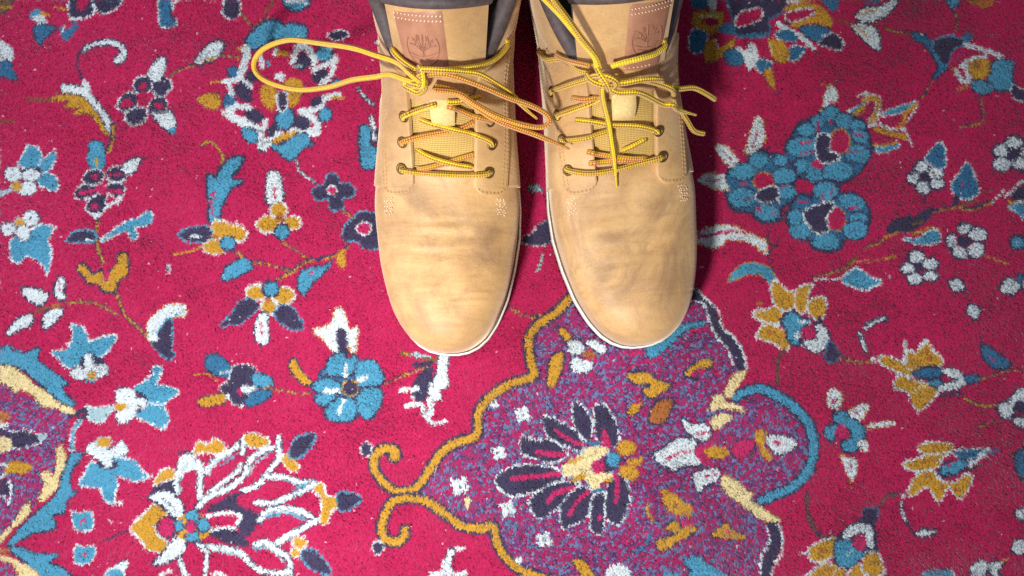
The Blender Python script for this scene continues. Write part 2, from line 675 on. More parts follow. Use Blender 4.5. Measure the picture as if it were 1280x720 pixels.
s y 10 1010,306 1085,290
# bud
q n/w11 1112,42 1140,-10 1194,8 1194,62 1160,88 1118,72
v 9 1195,42 1230,90 1272,132
# rosette
@ 240 0 320
q b/n14 272,192 310,148 340,128 380,98 430,103 452,128 490,113 564,133 558,182 480,197 420,192 380,202 330,232 288,242
q y/k8 26,496 80,468 132,473 138,522 90,538
q d/n10 162,490 190,463 218,490 207,528 168,528
q d/n10 178,345 205,328 228,350 217,378 188,372
s y 10 88,407 170,400 245,380
s y 12 228,242 275,234
s w 38 266,240 268,290 240,372
q n 262,380 300,348 334,380 302,418
s w 28 158,406 230,395 292,432
q n 208,430 250,408 292,450 304,502 260,504 223,472
s w 22 180,420 206,472
s w 34 168,562 220,530 292,540
s w 44 168,558 240,602 330,642 340,705
q n 256,560 330,548 364,590 310,614
s w 30 340,702 400,690 442,660
s w 24 348,642 372,600
q n 368,642 420,598 444,630 400,674
s y 10 148,582 172,560
q b/n10 252,640 285,638 334,660 318,698 268,692
q y 398,702 440,668 512,638 524,672 460,704
q b/n12 405,735 500,690 540,662 584,690 590,720
s w 40 488,630 560,640 622,662
s w 36 632,642 612,590 548,553
q n 498,590 550,573 594,600 572,644 508,632
q b/n10 638,560 660,538 694,550 688,592 648,598
q b/n14 427,570 470,543 503,560 508,602 470,634 432,618
s w 32 560,555 640,530 662,490 732,470
q n 588,502 640,478 653,510 610,534
s y 14 700,492 748,485
s w 30 648,412 692,370 712,300
s w 26 608,352 660,320 718,285
q n 598,372 650,338 684,360 640,404 608,412
q b/n8 698,402 730,393 738,422 700,424
q b/n12 612,272 650,228 694,240 692,278 640,298
s w 14 680,240 715,228
s w 34 498,302 520,250 542,222
s w 34 558,222 600,270 607,325
q n 512,322 545,258 582,280 594,322 550,348
s g 10 500,332 562,326
s y 30 418,255 472,265
s w 18 408,272 420,240
s w 24 340,270 350,332
e b 380,315 14,14 0
q y/o8 348,442 400,408 422,480 402,544 358,512
q y/o6 468,402 520,388 554,410 542,482 500,532 480,472
q w 408,372 440,358 468,380 440,404
q n/w14 428,482 450,460 472,480 467,542 440,548
# bud
q b/n12 458,-20 480,35 530,47 578,20 574,-20
s w 12 470,5 570,10
# vine
v 9 300,132 340,100 384,68
s k 12 360,62 402,8
# bud
q n/w11 686,166 740,148 784,170 740,192 698,192
# white_leaf
s w 12 940,90 952,130 1000,202
s w 20 928,210 1005,217
e w 980,350 14,9 0
e w 980,405 14,9 0
# vine
s w/n8 8 828,440 860,480 902,522
# blue_leaf
@ 220 160 260
s w/n10 18 1200,-70 1220,10 1215,70
q n 1225,0 1260,10 1250,90 1225,100
q b/n16 1135,0 1190,-5 1195,110 1244,132 1234,222 1190,250 1148,232 1136,150
s w/n8 14 1216,20 1222,72
# rosette_tail
q b/n12 586,100 660,95 740,38 812,38 818,92 760,132 732,182 690,190 648,162
s w/n8 26 520,20 515,120 580,90
# dark_flowerhead
@ 860 0 260
q d 28,-20 122,-20 122,42 28,48
q w 118,-20 174,-20 172,52 140,58
s w 12 245,-10 245,42
q y/k10 26,100 60,68 202,68 218,112 180,194 100,194 38,162
s c 14 68,97 192,95
q r 88,120 150,108 184,130 140,158
q d/w10 12,202 50,178 114,200 112,262 80,314 18,314
q y/k8 106,280 160,228 182,290 284,238 272,292 180,364 106,374
e r 187,262 22,28 0
s w 10 165,230 187,292
q n/d20 248,10 300,-20 584,-20 584,60 492,110 502,182 460,212 310,212 288,150 268,60
q r/w15 298,112 340,68 442,48 448,102 400,132 308,154
q d 188,160 272,128 288,192 220,204
s d/b8 14 310,220 472,207
q d 805,-20 935,-20 892,64 840,22
s w 14 608,5 694,5
q y/o8 586,50 640,18 740,8 822,40 874,100 884,154 820,142 740,132 680,158 638,142 784,90 762,68 690,58
q r/w15 598,87 680,53 774,65 722,102 640,124
s w 30 558,140 640,190 722,240 774,294
q n 578,123 632,128 634,158
q d/n10 688,170 760,148 864,170 864,222 800,244 738,222
q d/w12 536,197 620,178 674,220 652,248 568,232
q d/w15 627,290 722,288 692,344 638,368
q n/w13 808,262 880,198 944,240 954,292 922,304 858,282
q y/o8 478,240 560,238 614,290 614,372 550,378 518,342 498,282
q r 438,240 488,238 504,302 448,324
s c 14 500,262 522,332
q d/n10 226,322 290,298 344,372 258,394
q w 288,280 360,300 370,268 412,268 434,352 402,414 368,414 340,342
q d/w13 418,380 470,358 518,400 448,438
# mustard_leaf
q y/k10 467,440 516,433 532,500 524,545
s n 10 530,550 546,585
# white_leaf
q w/n12 1036,92 1080,48 1180,38 1275,-10 1274,30 1200,102 1100,128 1058,122
q d 1080,18 1200,-10 1150,20
s y 10 1060,82 1165,50
# white_leaf
q w/n12 1006,140 1100,148 1164,180 1184,282 1162,304 1088,242 1038,192
s y 10 1008,145 1050,170 1112,222
# vine
s k 8 880,110 1000,135
s k 10 1100,150 1205,140
# white_leaf
q w/y8 812,700 834,620 860,528 902,540 924,602 870,650
s y 8 828,518 872,545
e h 880,625 12,10 0
# parrot_flower
@ 1020 0 260
q d/n14 588,198 650,203 702,250 722,290 762,360 804,412 762,452 728,474 758,402 718,332 658,262 608,238
q n/b18 718,272 790,223 862,228 924,260 842,302 802,394 758,352
q d 898,220 966,202 942,254
q h 828,342 920,300 912,352 860,384
s w 26 918,270 1000,288 1060,310 1144,347
s w 30 898,402 940,370 1044,340
s w 40 928,400 942,472
s w 28 858,430 900,490 942,502
s y 12 828,408 856,440
s y 12 868,547 932,520
q y/o16 948,382 1050,363 1074,410 1042,464 968,464
e o 990,395 24,22 0
q b/n14 1078,392 1150,362 1214,390 1202,440 1214,522 1130,554 1058,502 1080,430
q b/n14 958,512 1010,488 1084,520 1072,564 1010,568
q n/w11 1208,522 1290,560 1290,614 1218,592
# bud
q b/n8 806,-20 894,-20 862,38 828,38
q o 916,-20 1084,-20 1078,32 1000,38
# vine
v 8 420,165 500,190 585,205
# vine
v 8 850,60 870,110 860,182
# vine
v 8 720,480 695,540 648,602
# vine
v 8 1012,578 1025,650 1030,735 1005,750 900,775
# curling_leaves
@ 1020 130 260
s w 12 198,42 262,8
s b 22 220,50 300,-5
s y 30 218,77 292,20
s w 14 262,-60 310,-70 320,-30
s y/w8 34 300,-20 340,-45 385,-20 372,60 340,102
s w 14 400,10 372,100
q b/w11 398,62 500,20 600,-10 624,-10 540,42 450,64
s y 26 620,0 560,50 530,130 500,150
s w 12 625,15 562,112
s w 14 318,130 400,125 470,150 552,150
s y 32 368,150 470,180 562,200
s w 12 552,160 594,252
s b/w11 24 338,270 420,275 502,245
s y 18 338,250 440,245 502,225
# blue_flower
@ 860 130 260
q d/n22 638,220 690,118 800,78 880,18 960,68 1072,110 1118,250 1092,352 1002,454 880,484 738,462 658,402 608,282
e b/n10 740,150 62,44 -15
e b/n10 880,62 58,48 0
e b/n10 800,104 40,38 0
e b/n10 962,102 62,46 15
e b/n10 1042,132 50,38 20
e b/n10 1060,190 55,38 30
e b/n10 1042,300 78,58 20
e b/n10 702,262 92,58 0
e b/n10 702,382 60,44 -10
e b/n10 790,424 64,52 0
e b/n10 925,412 96,58 -10
s h 12 690,238 760,230
s h 12 700,300 770,290
s h 14 800,110 800,160
s h 12 880,90 875,120
s h 12 1000,290 1060,280
s h 12 1030,180 1080,190
e r/y10 935,225 62,72 0
q n/w18 798,202 840,178 874,210 862,280 904,300 934,330 850,354 798,322
e h 800,370 40,26 20
# blue_flower
q d/n22 238,442 280,378 370,368 390,298 460,288 502,320 550,308 642,380 664,462 622,520 644,582 572,622 562,692 490,714 418,692 390,652 288,642 248,572
e b/n10 340,412 84,48 -10
e b/n10 435,342 54,48 0
e b/n10 592,442 72,56 0
e b/n10 605,535 60,42 0
e b/n10 330,572 84,58 0
e b/n10 485,662 74,52 0
e b/n10 570,342 44,34 0
s h 12 310,480 370,490
s h 14 430,630 440,660
s h 14 525,640 530,670
s h 12 350,590 390,570
s h 12 570,510 620,505
e r/y10 465,470 62,52 0
q n/w15 418,552 470,518 542,508 554,572 490,594 428,582
# blue_flower
q d/n22 628,642 700,558 770,588 790,498 900,478 942,558 1020,558 1092,620 1112,682 1102,762 1072,814 960,822 932,882 830,894 768,862 760,832 680,802 638,752 608,702
e b/n10 850,532 78,56 0
e b/n10 1010,602 78,48 15
e b/n10 1050,702 58,38 0
e b/n10 1030,772 78,58 -10
e b/n10 850,842 84,50 0
e b/n10 690,762 68,58 20
e b/n10 662,690 48,48 0
s h 14 830,560 830,590
s h 14 990,640 1040,630
s h 12 680,600 740,600
s h 12 890,500 880,560
e r/y10 915,702 54,68 0
q n/w18 728,652 800,620 880,598 894,630 850,690 862,762 800,784 738,732 718,682
q r 662,490 700,458 774,490 762,532 710,544
# white_leaf
q w/y10 346,302 370,230 410,88 442,78 464,130 474,222 430,272 388,304
s h 13 395,262 430,160
# white_leaf
q w/y8 166,262 230,253 292,310 304,352 260,384 218,342
s h 8 215,280 270,340
# white_leaf
q w/y8 70,472 100,428 180,428 244,500 232,524 150,512
s h 8 140,458 210,475
# white_flower
@ 1020 130 260
e w/n16 650,385 40,38 0
e w/n16 605,455 38,34 0
e w/n16 665,510 45,38 0
e w/n16 745,485 42,29 0
e w/n16 735,420 48,34 0
e n 660,446 32,30 0
# blue_leaf
q d/w15 676,332 730,260 770,228 798,300 794,382 738,382
e w 720,410 30,22 0
e o 718,420 9,9 0
# vine
s n 14 672,550 670,640
# blue_leaf
q d/w15 837,482 890,420 925,358 962,400 982,460 1003,532 962,574 878,574 847,532
s h 10 905,470 905,500
s n 38 870,572 858,612
# white_flower
e w/n16 1220,230 50,34 0
e w/n16 1140,285 42,40 0
e w/n16 1145,370 48,44 0
e w/n16 1258,362 50,40 0
e w/n16 1295,290 32,40 0
e n 1215,302 40,40 0
# vine
s n 22 465,722 560,700 640,690 705,640
v 18 640,690 720,660 850,630 960,640 1080,602
s k 16 900,620 960,590 1005,600
s k 8 1030,540 1085,525
# edge_flower
s w 12 1088,602 1152,528
s w 16 1168,572 1230,500 1290,462
q n 1188,572 1300,485 1300,592
s y 14 1178,602 1300,590
q b/w11 1188,622 1300,600 1300,700 1218,652
# vine
@ 1020 260 260
q n 426,142 470,78 560,68 660,18 724,-10 724,30 640,112 560,152
s k 16 600,100 655,80
s y 13 418,182 500,150 600,160 700,120 772,130
v 12 295,242 370,220 412,190
v 12 -10,425 100,395 200,360 242,300
s k 20 200,342 242,300
s y 10 258,325 400,315 494,300
# blue_leaf
q b/w15 538,180 620,190 700,138 752,138 764,202 720,218 620,218
s h 14 508,150 582,165
# blue_leaf
q b/w17 162,440 220,388 270,378 332,420 404,452 340,484 300,504 218,477
s w 12 -10,440 80,440 152,435
e w 452,420 10,8 0
# white_flower
e w/n16 620,300 48,34 0
e w/n16 565,370 40,32 0
e w/n16 610,430 45,34 0
e w/n16 705,340 48,29 0
e w/n16 705,410 42,27 0
e n 632,355 34,28 0
# white_flower
e w/n16 920,125 45,30 0
e w/n16 842,200 36,36 0
e w/n16 1000,160 50,35 0
e w/n16 890,265 50,40 0
e w/n16 985,255 48,45 0
e n/h12 915,202 46,38 0
# vine
s y 10 1040,290 1100,310 1185,337
# blue_dot
e b/n16 1240,210 36,36 0
e g 1240,212 10,10 0
# white_flower
q w/n16 1136,482 1180,428 1222,440 1254,482 1210,524 1158,514
s n 10 1200,472 1228,438
q n 1218,400 1300,385 1300,432
e d 1262,430 20,25 0
e w/n12 1292,470 22,32 0
# bud
q w/n16 823,455 880,438 909,492 858,498
s n 6 900,500 932,562
# bud
q w/n16 933,622 960,588 1004,620 987,674 943,652
# leaf
s w/n12 18 318,717 380,690 434,680
# white_leaf
@ 860 260 260
q w/y10 20,190 60,148 130,118 230,102 320,122 402,163 472,198 488,250 470,270 420,227 340,197 240,192 200,234 140,244 98,218 20,212
s h 16 60,166 130,165 220,145 300,138 365,156
# vine
s n 13 500,130 490,190 520,240 490,300 520,380 547,442
s n 10 562,180 530,242
s k 8 490,190 512,202
# blue_leaf
q b/y10 246,444 300,368 370,338 450,343 512,380 544,442 522,470 480,432 420,402 350,412 290,437
# mustard_flower
e w 540,440 18,14 0
q y/w18 518,460 560,458 602,500 652,520 652,602 602,624 558,612 528,560
q y/w18 678,500 774,473 732,530 732,602 702,644 668,602
q y/w18 738,602 780,553 844,565 844,622 822,684 778,672
q y/w18 406,652 440,618 522,620 574,652 564,704 478,714
@ 820 380 260
q y/w18 610,70 680,28 742,20 784,70 762,112 678,102
q y/w18 622,192 660,138 722,128 794,170 824,242 790,274 718,232 658,212
e o 700,170 24,10 20
e o 640,-10 20,12 0
s n 26 1010,80 1000,120
q h 770,60 860,50 870,80 790,90
q b/n18 777,92 840,53 902,88 954,100 902,132 882,182 872,244 818,222 808,160
q w/n12 978,130 1022,128 1064,190 1052,252 990,294 908,252 898,230 980,220 992,180
q w 843,180 892,173 892,202 860,208
s w 14 880,102 952,112
q h 900,150 960,138 984,190 940,214 908,192
q n/d16 1048,292 1070,228 1112,270 1124,322 1080,354 1038,322
# vine
s k/n6 10 790,278 755,330 745,420 752,495
# vine
v 11 1130,310 1200,340 1290,350
# mustard_flower
@ 1020 390 260
q y/w20 386,292 430,268 520,300 594,350 582,384 500,362 418,322
q y/w20 548,322 560,238 620,248 650,198 692,188 722,240 774,280 762,324 680,334 618,354
s w 22 550,185 550,302
s w 22 682,168 650,212
q y/w18 486,462 510,388 580,408 640,430 702,450 744,490 692,554 630,605 588,532 558,482
s o 14 680,212 702,292
s o 12 590,290 640,300
s c 12 590,492 660,450 704,450
q d/n18 606,372 680,343 774,350 762,394 678,404
q b/n14 698,432 750,418 784,440 740,454
q w/n12 778,350 860,348 924,390 924,432 860,472 768,484 746,462 830,430 884,410 820,392
q d/n14 918,384 1014,395 992,422 938,432
s n 18 770,512 905,500
# vine
v 11 1005,400 1080,390 1130,370 1200,355 1300,355
# blue_leaf
q d/n16 1023,198 1080,218 1132,260 1194,310 1162,344 1078,322 1038,272
s n 13 1018,138 1026,202
s h 9 1070,275 1100,290
# white_flower
s y/n6 9 918,528 1000,570 1122,570
q w/n16 1126,572 1200,538 1240,478 1300,470 1300,542 1220,560 1212,622 1170,654 1136,622
q w/n14 1218,652 1300,655 1300,712 1238,694
e n 1262,582 42,42 0
v 8 995,718 1060,680 1152,650
# curled_leaf
s w/n9 16 308,97 370,60 424,38
s w/n11 14 273,128 290,190 312,244
e w 355,290 14,22 20
v 10 148,273 210,290 260,300 352,300
# blue_bell_flower
q w/y9 66,562 80,488 110,468 154,500 152,572 110,594
e h 105,545 12,26 0
q w/y9 206,612 280,568 324,580 282,654 228,644
e h 245,620 12,10 0
s w/y9 24 298,712 380,690 472,685
@ 820 500 260
q b/n16 1092,102 1140,68 1202,110 1274,170 1274,232 1222,314 1148,302 1148,258 1202,230 1192,170 1128,142
q b/n14 1048,160 1100,148 1114,190 1080,244 1043,212
e h 1140,190 38,44 0
q w/y10 1132,338 1190,358 1238,370 1234,442 1210,494 1178,452 1158,392
s h 12 1195,380 1202,422
s y 9 1202,470 1195,525
q w/y8 1240,262 1290,248 1310,310 1260,300
# mustard_flower
@ 1000 560 280 1260
q y/w20 586,90 680,58 760,18 842,18 792,62 772,104 658,124
q y/w16 672,10 700,-30 850,-20 830,20 740,30
q y/w18 616,242 660,158 740,128 784,170 822,190 882,190 942,148 964,182 912,274 868,252 840,212 790,294 758,262 730,212 680,232 638,264
e o 720,155 20,9 0
e o 800,220 9,20 0
e o 882,230 16,9 0
s o 12 680,85 760,65
q d/w15 868,22 950,8 1056,8 1042,32 930,64
q b/n16 786,132 830,88 902,68 944,90 902,122 828,154
s w 26 1042,20 958,92
s d 14 1050,30 1115,8
s n 18 790,152 882,152
s n 15 950,120 1004,90
s h 12 830,95 900,60
# curled_leaf
s k/n6 9 542,260 490,270 448,322
s w/n9 11 570,300 580,370 602,424
e w 585,265 13,18 0
s n 11 600,420 642,482
s n 10 500,250 574,245
q w/n13 653,482 700,458 758,465 742,482 690,494
# vine
s k/n8 8 35,250 50,380 90,470 130,500 205,505
# blue_leaf
q d/n18 1212,42 1290,0 1290,170 1228,132
# mustard_flower
q n/d11 358,340 434,338 434,402 402,424 356,392
q n 215,500 290,430 360,390 420,420 440,560 430,610 380,590
q w/n16 238,492 290,438 350,428 404,450 414,554 378,544 360,470 300,492 258,514
q y/w18 46,582 110,538 194,518 194,592 150,624 88,634
q y/w16 66,702 130,648 204,660 194,735 88,740
q y/w18 368,602 420,588 454,630 464,704 400,714 358,682
q y/w14 278,702 330,658 364,735 300,740
q y/w8 198,692 252,680 254,740 200,740
q b/n12 202,532 270,518 302,560 364,590 332,622 290,664 218,654 198,602
s g 10 268,602 305,568
q h 300,512 340,478 374,520 352,574 308,552
s w 11 -5,590 60,590
s w 11 18,717 84,690
e o 125,585 30,8 -15
e o 150,680 26,9 20
# leaf
q b/w15 686,735 720,688 830,683 855,700 850,735
s n 10 690,690 832,673
# white_flower
q w/n15 957,672 1010,628 1053,650 1044,702 978,714
q w/n15 1068,650 1144,638 1112,690 1144,735 1088,714
s y 8 1120,640 1174,618
# bud
q w/n13 1223,350 1290,335 1290,410 1228,392
# bud
q w/n13 1197,562 1230,518 1290,530 1290,588 1208,588
# blue_white_flower
@ 0 160 260
q b/w15 116,222 150,150 180,102 238,130 248,200 210,244
q b/w14 238,232 280,180 334,148 334,202 292,262 248,274
q b/w15 227,302 290,278 344,310 348,380 290,374 238,342
e w 335,130 10,14 0
q n 128,248 242,238 254,275 180,300
e w/n8 80,280 54,44 0
e w/n8 190,287 54,40 0
e w/n8 168,370 56,40 0
e y/g10 105,352 30,27 0
s g 28 -10,402 62,380
e n 80,282 8,8 0
e n 192,285 8,8 0
# blue_white_flower
q b/w16 66,692 120,660 200,618 250,588 324,610 302,662 297,712 313,752 303,842 285,895 268,842 218,802 160,782 120,824 78,812 66,742
e w/n8 190,552 50,45 0
e w/n8 50,617 45,40 0
e w/n8 145,642 42,48 0
e y/g10 120,572 30,22 0
e w 338,606 14,10 0
e n 190,552 8,8 0
e n 50,615 7,7 0
# purple_flower
q b/n9 553,88 622,88 644,160 634,242 580,254 542,212
s y 14 590,190 592,235
q n/w15 518,292 560,258 623,268 623,322 570,344 516,332
e h 580,300 22,20 0
q n/w15 663,260 720,238 764,258 764,312 690,324 658,302
s h 18 682,290 742,285
q n/w13 456,402 500,353 572,353 594,392 540,424 488,434
s h 24 490,397 562,386
q n/w13 648,350 742,338 764,392 702,414 658,392
s h 24 672,388 742,385
q n/w13 526,482 580,418 643,408 644,470 684,460 620,514 568,524
e h 575,480 24,19 0
q h 566,372 650,348 654,402 600,400
q w 556,527 624,520 600,560
s w 20 640,492 744,430
# white_leaf
q w/n11 748,230 810,193 864,188 832,252 778,284
s n 10 860,190 905,180
# vine
v 24 690,-20 692,60 660,142
v 20 600,560 588,640 592,720 602,750 632,822
# navy_leaf
q n/b18 416,692 460,638 572,638 574,694 500,694
s w 11 520,687 562,690
# curled_leaf
q b/w13 616,692 680,638 760,578 850,548 922,506 934,562 880,604 820,602 844,664 810,684 778,632 720,644 650,684
s n 10 902,520 934,478
# bud
e b 1055,12 24,15 0
# vine_curl
@ 220 160 260
s y/n5 12 158,100 200,83 240,100 270,140 287,180 270,235
# blue_leaf
q b/n18 288,232 340,188 404,178 382,242 322,302 370,318 396,330 332,362 302,422 272,482 262,562 220,574 203,522 208,440 193,370 198,288 240,312 260,272
s h 13 235,390 215,460 230,540
# mustard_flower
q n/b15 16,652 80,618 180,598 224,650 192,694 100,694 58,682
s w 13 92,667 154,664
q y/w18 226,582 280,562 332,588 380,588 428,640 402,694 340,664 300,672 248,662
q o 218,642 262,670 240,714
q y/w15 166,722 220,688 272,700 294,752 230,770 178,752
e b/n14 320,705 44,38 0
# mustard_flower
q w/n13 553,442 558,300 585,258 632,280 653,382 648,452 600,464
s h 13 600,360 606,432
e y/w18 630,502 48,44 0
e y/w18 565,590 68,48 0
e y/w18 715,580 48,37 0
q o 608,542 650,518 664,572 620,574
e b/n16 650,637 42,38 0
# navy_flower
q n/b14 918,322 940,283 990,288 1002,340 1060,343 1098,370 1082,422 1020,432 1032,482 990,504 950,498 938,432 870,442 843,402 858,360 918,350
e h/w15 962,382 24,26 0
# vine
s w/n9 7 738,188 760,260 855,332
s y/n7 9 1030,508 1092,552
# navy_flower
q n/b15 1088,562 1130,513 1210,523 1300,560 1300,700 1212,738 1150,732 1120,692 1038,692 1028,642 1048,592
e h/w17 1155,617 40,34 0
# vine
@ 220 290 260
v 15 358,108 440,165 560,195 680,225 742,225
v 17 618,292 700,240 800,180 920,155 1020,120 1064,78
v 11 638,48 720,100 800,150 852,170
s y 10 -10,135 80,118 160,95
# blue_leaf
q b/n14 287,292 300,228 360,178 430,163 468,210 420,244 350,284
# blue_leaf
q b/n14 756,272 790,228 900,208 954,178 922,232 840,304 792,376 758,352
e h 830,245 14,10 0
q y/o7 988,150 1030,108 1043,190 1020,215
# mustard_flower
e y/w20 492,370 58,44 0
e y/w20 660,390 64,48 0
e y/w18 570,460 44,44 0
s w 14 480,320 542,318
e o 570,412 20,20 0
e b/n16 582,347 46,42 0
# navy_leaf
q n/b14 275,577 330,508 400,428 470,418 504,460 440,524 390,564 330,564
# navy_leaf
q n/b14 607,512 640,458 700,458 753,520 779,560 772,594 690,584
# white_leaf
q w/n12 487,602 503,520 560,498 563,560 568,662 530,684 493,652
s h 13 520,558 530,622
# white_flower
q w/y11 842,600 930,570 960,540 980,478 1020,470 1052,540 1062,592 1114,578 1114,632 1098,742 1078,748 1062,690 1045,745 985,748 940,702 888,642
q n 988,612 1030,588 1052,660 1052,785 1008,785
# blue_flower
@ 220 420 260
e d/n14 1050,320 188,184 0
q b/n14 926,182 960,128 1020,108 1060,138 1102,118 1114,190 1060,244 980,244 936,232
q b/n14 1098,222 1130,158 1202,148 1254,200 1274,262 1240,304 1128,304
q b/n14 1128,352 1190,318 1264,340 1254,422 1202,505 1148,494 1108,432
q b/n14 846,292 920,258 1002,288 1014,332 920,352 856,332
q b/n14 854,374 930,352 1003,370 1004,424 898,428
q b/n14 926,442 1010,378 1093,400 1104,482 1060,524 1000,524 928,504
s w 28 1045,180 1042,242
s w 24 1120,272 1172,250
s w 34 918,336 992,336
s w 22 1030,390 1000,472
e n/y12 1072,318 46,46 0
# mustard_leaf
q y/n14 697,182 730,136 762,200 836,290 790,294 738,252
# vine
v 10 560,315 650,325 750,350 834,345
s y 9 105,240 200,240 254,272
# purple_flower
q d/n12 182,182 200,108 280,128 334,190 334,244 228,234
s g 14 268,222 344,205
q n/w15 266,322 320,268 350,188 420,176 484,198 504,302 432,362 422,414 358,414 318,372
q b/n12 473,230 540,228 594,270 562,314 478,292
q w 398,312 460,303 504,320 430,354
q d/n12 427,392 480,338 584,338 562,384 470,424 438,424
e h 390,335 16,28 0
s y 10 540,320 574,308
# mustard_leaf
q y/n10 136,392 210,363 294,358 294,402 200,429 148,418
e w 315,370 16,20 0
# mustard_leaf
@ 0 290 260
q y/n16 476,222 510,193 552,240 562,258 622,238 643,290 660,298 682,230 720,200 730,138 772,132 784,200 772,262 712,302 712,342 680,364 628,352 608,312 538,302 528,272
q h 640,238 672,238 667,292 645,292
# vine
v 20 710,368 740,440 770,510 860,590 944,684
v 16 408,430 500,425 600,440 680,480 724,502
s k 12 198,502 270,465 384,450
# white_leaf
q w/n14 338,382 343,310 370,272 398,310 382,350 404,392 370,414
s h 8 370,302 365,352
# white_leaf
q w/n14 136,360 170,338 282,370 284,412 240,444 178,412
# white_leaf
q w/n14 42,612 90,548 150,508 199,508 182,562 100,604 58,629
# white_leaf
q w/n14 263,512 310,478 384,478 342,542 280,594 263,572
q o 308,450 350,438 384,455 330,472
# curled_leaf
q w/y9 907,562 960,498 1030,448 1134,448 1134,512 1060,524 1000,584 960,664 912,652
s b 12 1030,540 1112,490
q n/b14 978,602 1040,528 1058,600 1054,720 1068,752 1040,784 1000,762 940,690
q w 905,640 962,620 962,664 920,660
# bud
e n/w7 1035,225 10,25 0
# leaf
@ 440 220 240
q n/w13 1126,422 1200,378 1300,290 1320,440 1200,458
q g/n7 1168,72 1215,43 1268,80 1220,94
# vine
@ 660 220 240
s g/k6 12 62,632 85,570 100,520
# leaf
q w 1126,22 1180,-5 1300,-10 1300,52 1200,64
s h 10 1190,30 1290,15
# vine
@ 440 330 240
v 13 1050,280 1150,340 1260,338
s w 11 1052,190 1030,262
"""
# ---------------------------------------------------------------- woven pattern -> knot plan
RS = 2                                   # samples per photograph pixel
PW, PH = 1280, 720
PAL = dict(r=(160, 25, 73), h=(168, 36, 88), w=(186, 197, 202), b=(66, 134, 164), d=(46, 98, 134),
           n=(53, 48, 74), y=(174, 131, 42), c=(198, 184, 138), o=(150, 92, 46), k=(104, 78, 46),
           g=(140, 168, 176), m=(110, 46, 92))
CODES = list(PAL)

def catmull(P, closed, n=5):
    P = np.asarray(P, float)
    if len(P) < 3 and not closed:
        return P
    m = len(P)
    out = []
    for i in range(m if closed else m - 1):
        if closed:
            a, b, c, d = P[(i - 1) % m], P[i], P[(i + 1) % m], P[(i + 2) % m]
        else:
            b, c = P[i], P[i + 1]
            a = P[i - 1] if i else 2 * b - c
            d = P[i + 2] if i + 2 < m else 2 * c - b
        for k in range(n):
            t = k / n
            out.append(0.5 * ((2 * b) + (c - a) * t + (2 * a - 5 * b + 4 * c - d) * t * t + (3 * b - a - 3 * c + d) * t ** 3))
    if not closed:
        out.append(P[-1])
    return np.array(out)

class Plan:
    def __init__(self):
        self.col = np.zeros((PH * RS, PW * RS), np.uint8)
        self.mot = np.zeros((PH * RS, PW * RS), np.int16)
        self.motifs = [('pile', None)]
    def box(self, P, pad):
        x0, y0 = np.floor(P.min(0) - pad).astype(int)
        x1, y1 = np.ceil(P.max(0) + pad).astype(int) + 1
        x0, y0, x1, y1 = max(x0, 0), max(y0, 0), min(x1, PW * RS), min(y1, PH * RS)
        if x1 <= x0 or y1 <= y0:
            return None
        X, Y = np.meshgrid(np.arange(x0, x1) + .5, np.arange(y0, y1) + .5)
        return slice(y0, y1), slice(x0, x1), X, Y
    def put(self, sl, mask, code):
        self.col[sl][mask] = CODES.index(code)
        self.mot[sl][mask] = len(self.motifs) - 1
    def fill(self, P, code):
        b = self.box(P, 1)
        if b is None:
            return
        sy, sx, X, Y = b
        ins = np.zeros(X.shape, bool)
        Q = np.roll(P, -1, 0)
        for (ax, ay), (bx, by) in zip(P, Q):
            if ay == by:
                continue
            cr = ((ay > Y) != (by > Y)) & (X < (bx - ax) * (Y - ay) / (by - ay) + ax)
            ins ^= cr
        self.put((sy, sx), ins, code)
    def stroke(self, P, code, w, w0=None):
        n = len(P) - 1
        for i in range(n):
            a, b = P[i], P[i + 1]
            ww = w if w0 is None else w0 + (w - w0) * i / max(n - 1, 1)
            bb = self.box(np.array([a, b]), ww / 2 + 1)
            if bb is None:
                continue
            sy, sx, X, Y = bb
            d = b - a
            L = max(d @ d, 1e-6)
            t = np.clip(((X - a[0]) * d[0] + (Y - a[1]) * d[1]) / L, 0, 1)
            D = np.hypot(X - a[0] - t * d[0], Y - a[1] - t * d[1])
            self.put((sy, sx), D < ww / 2, code)

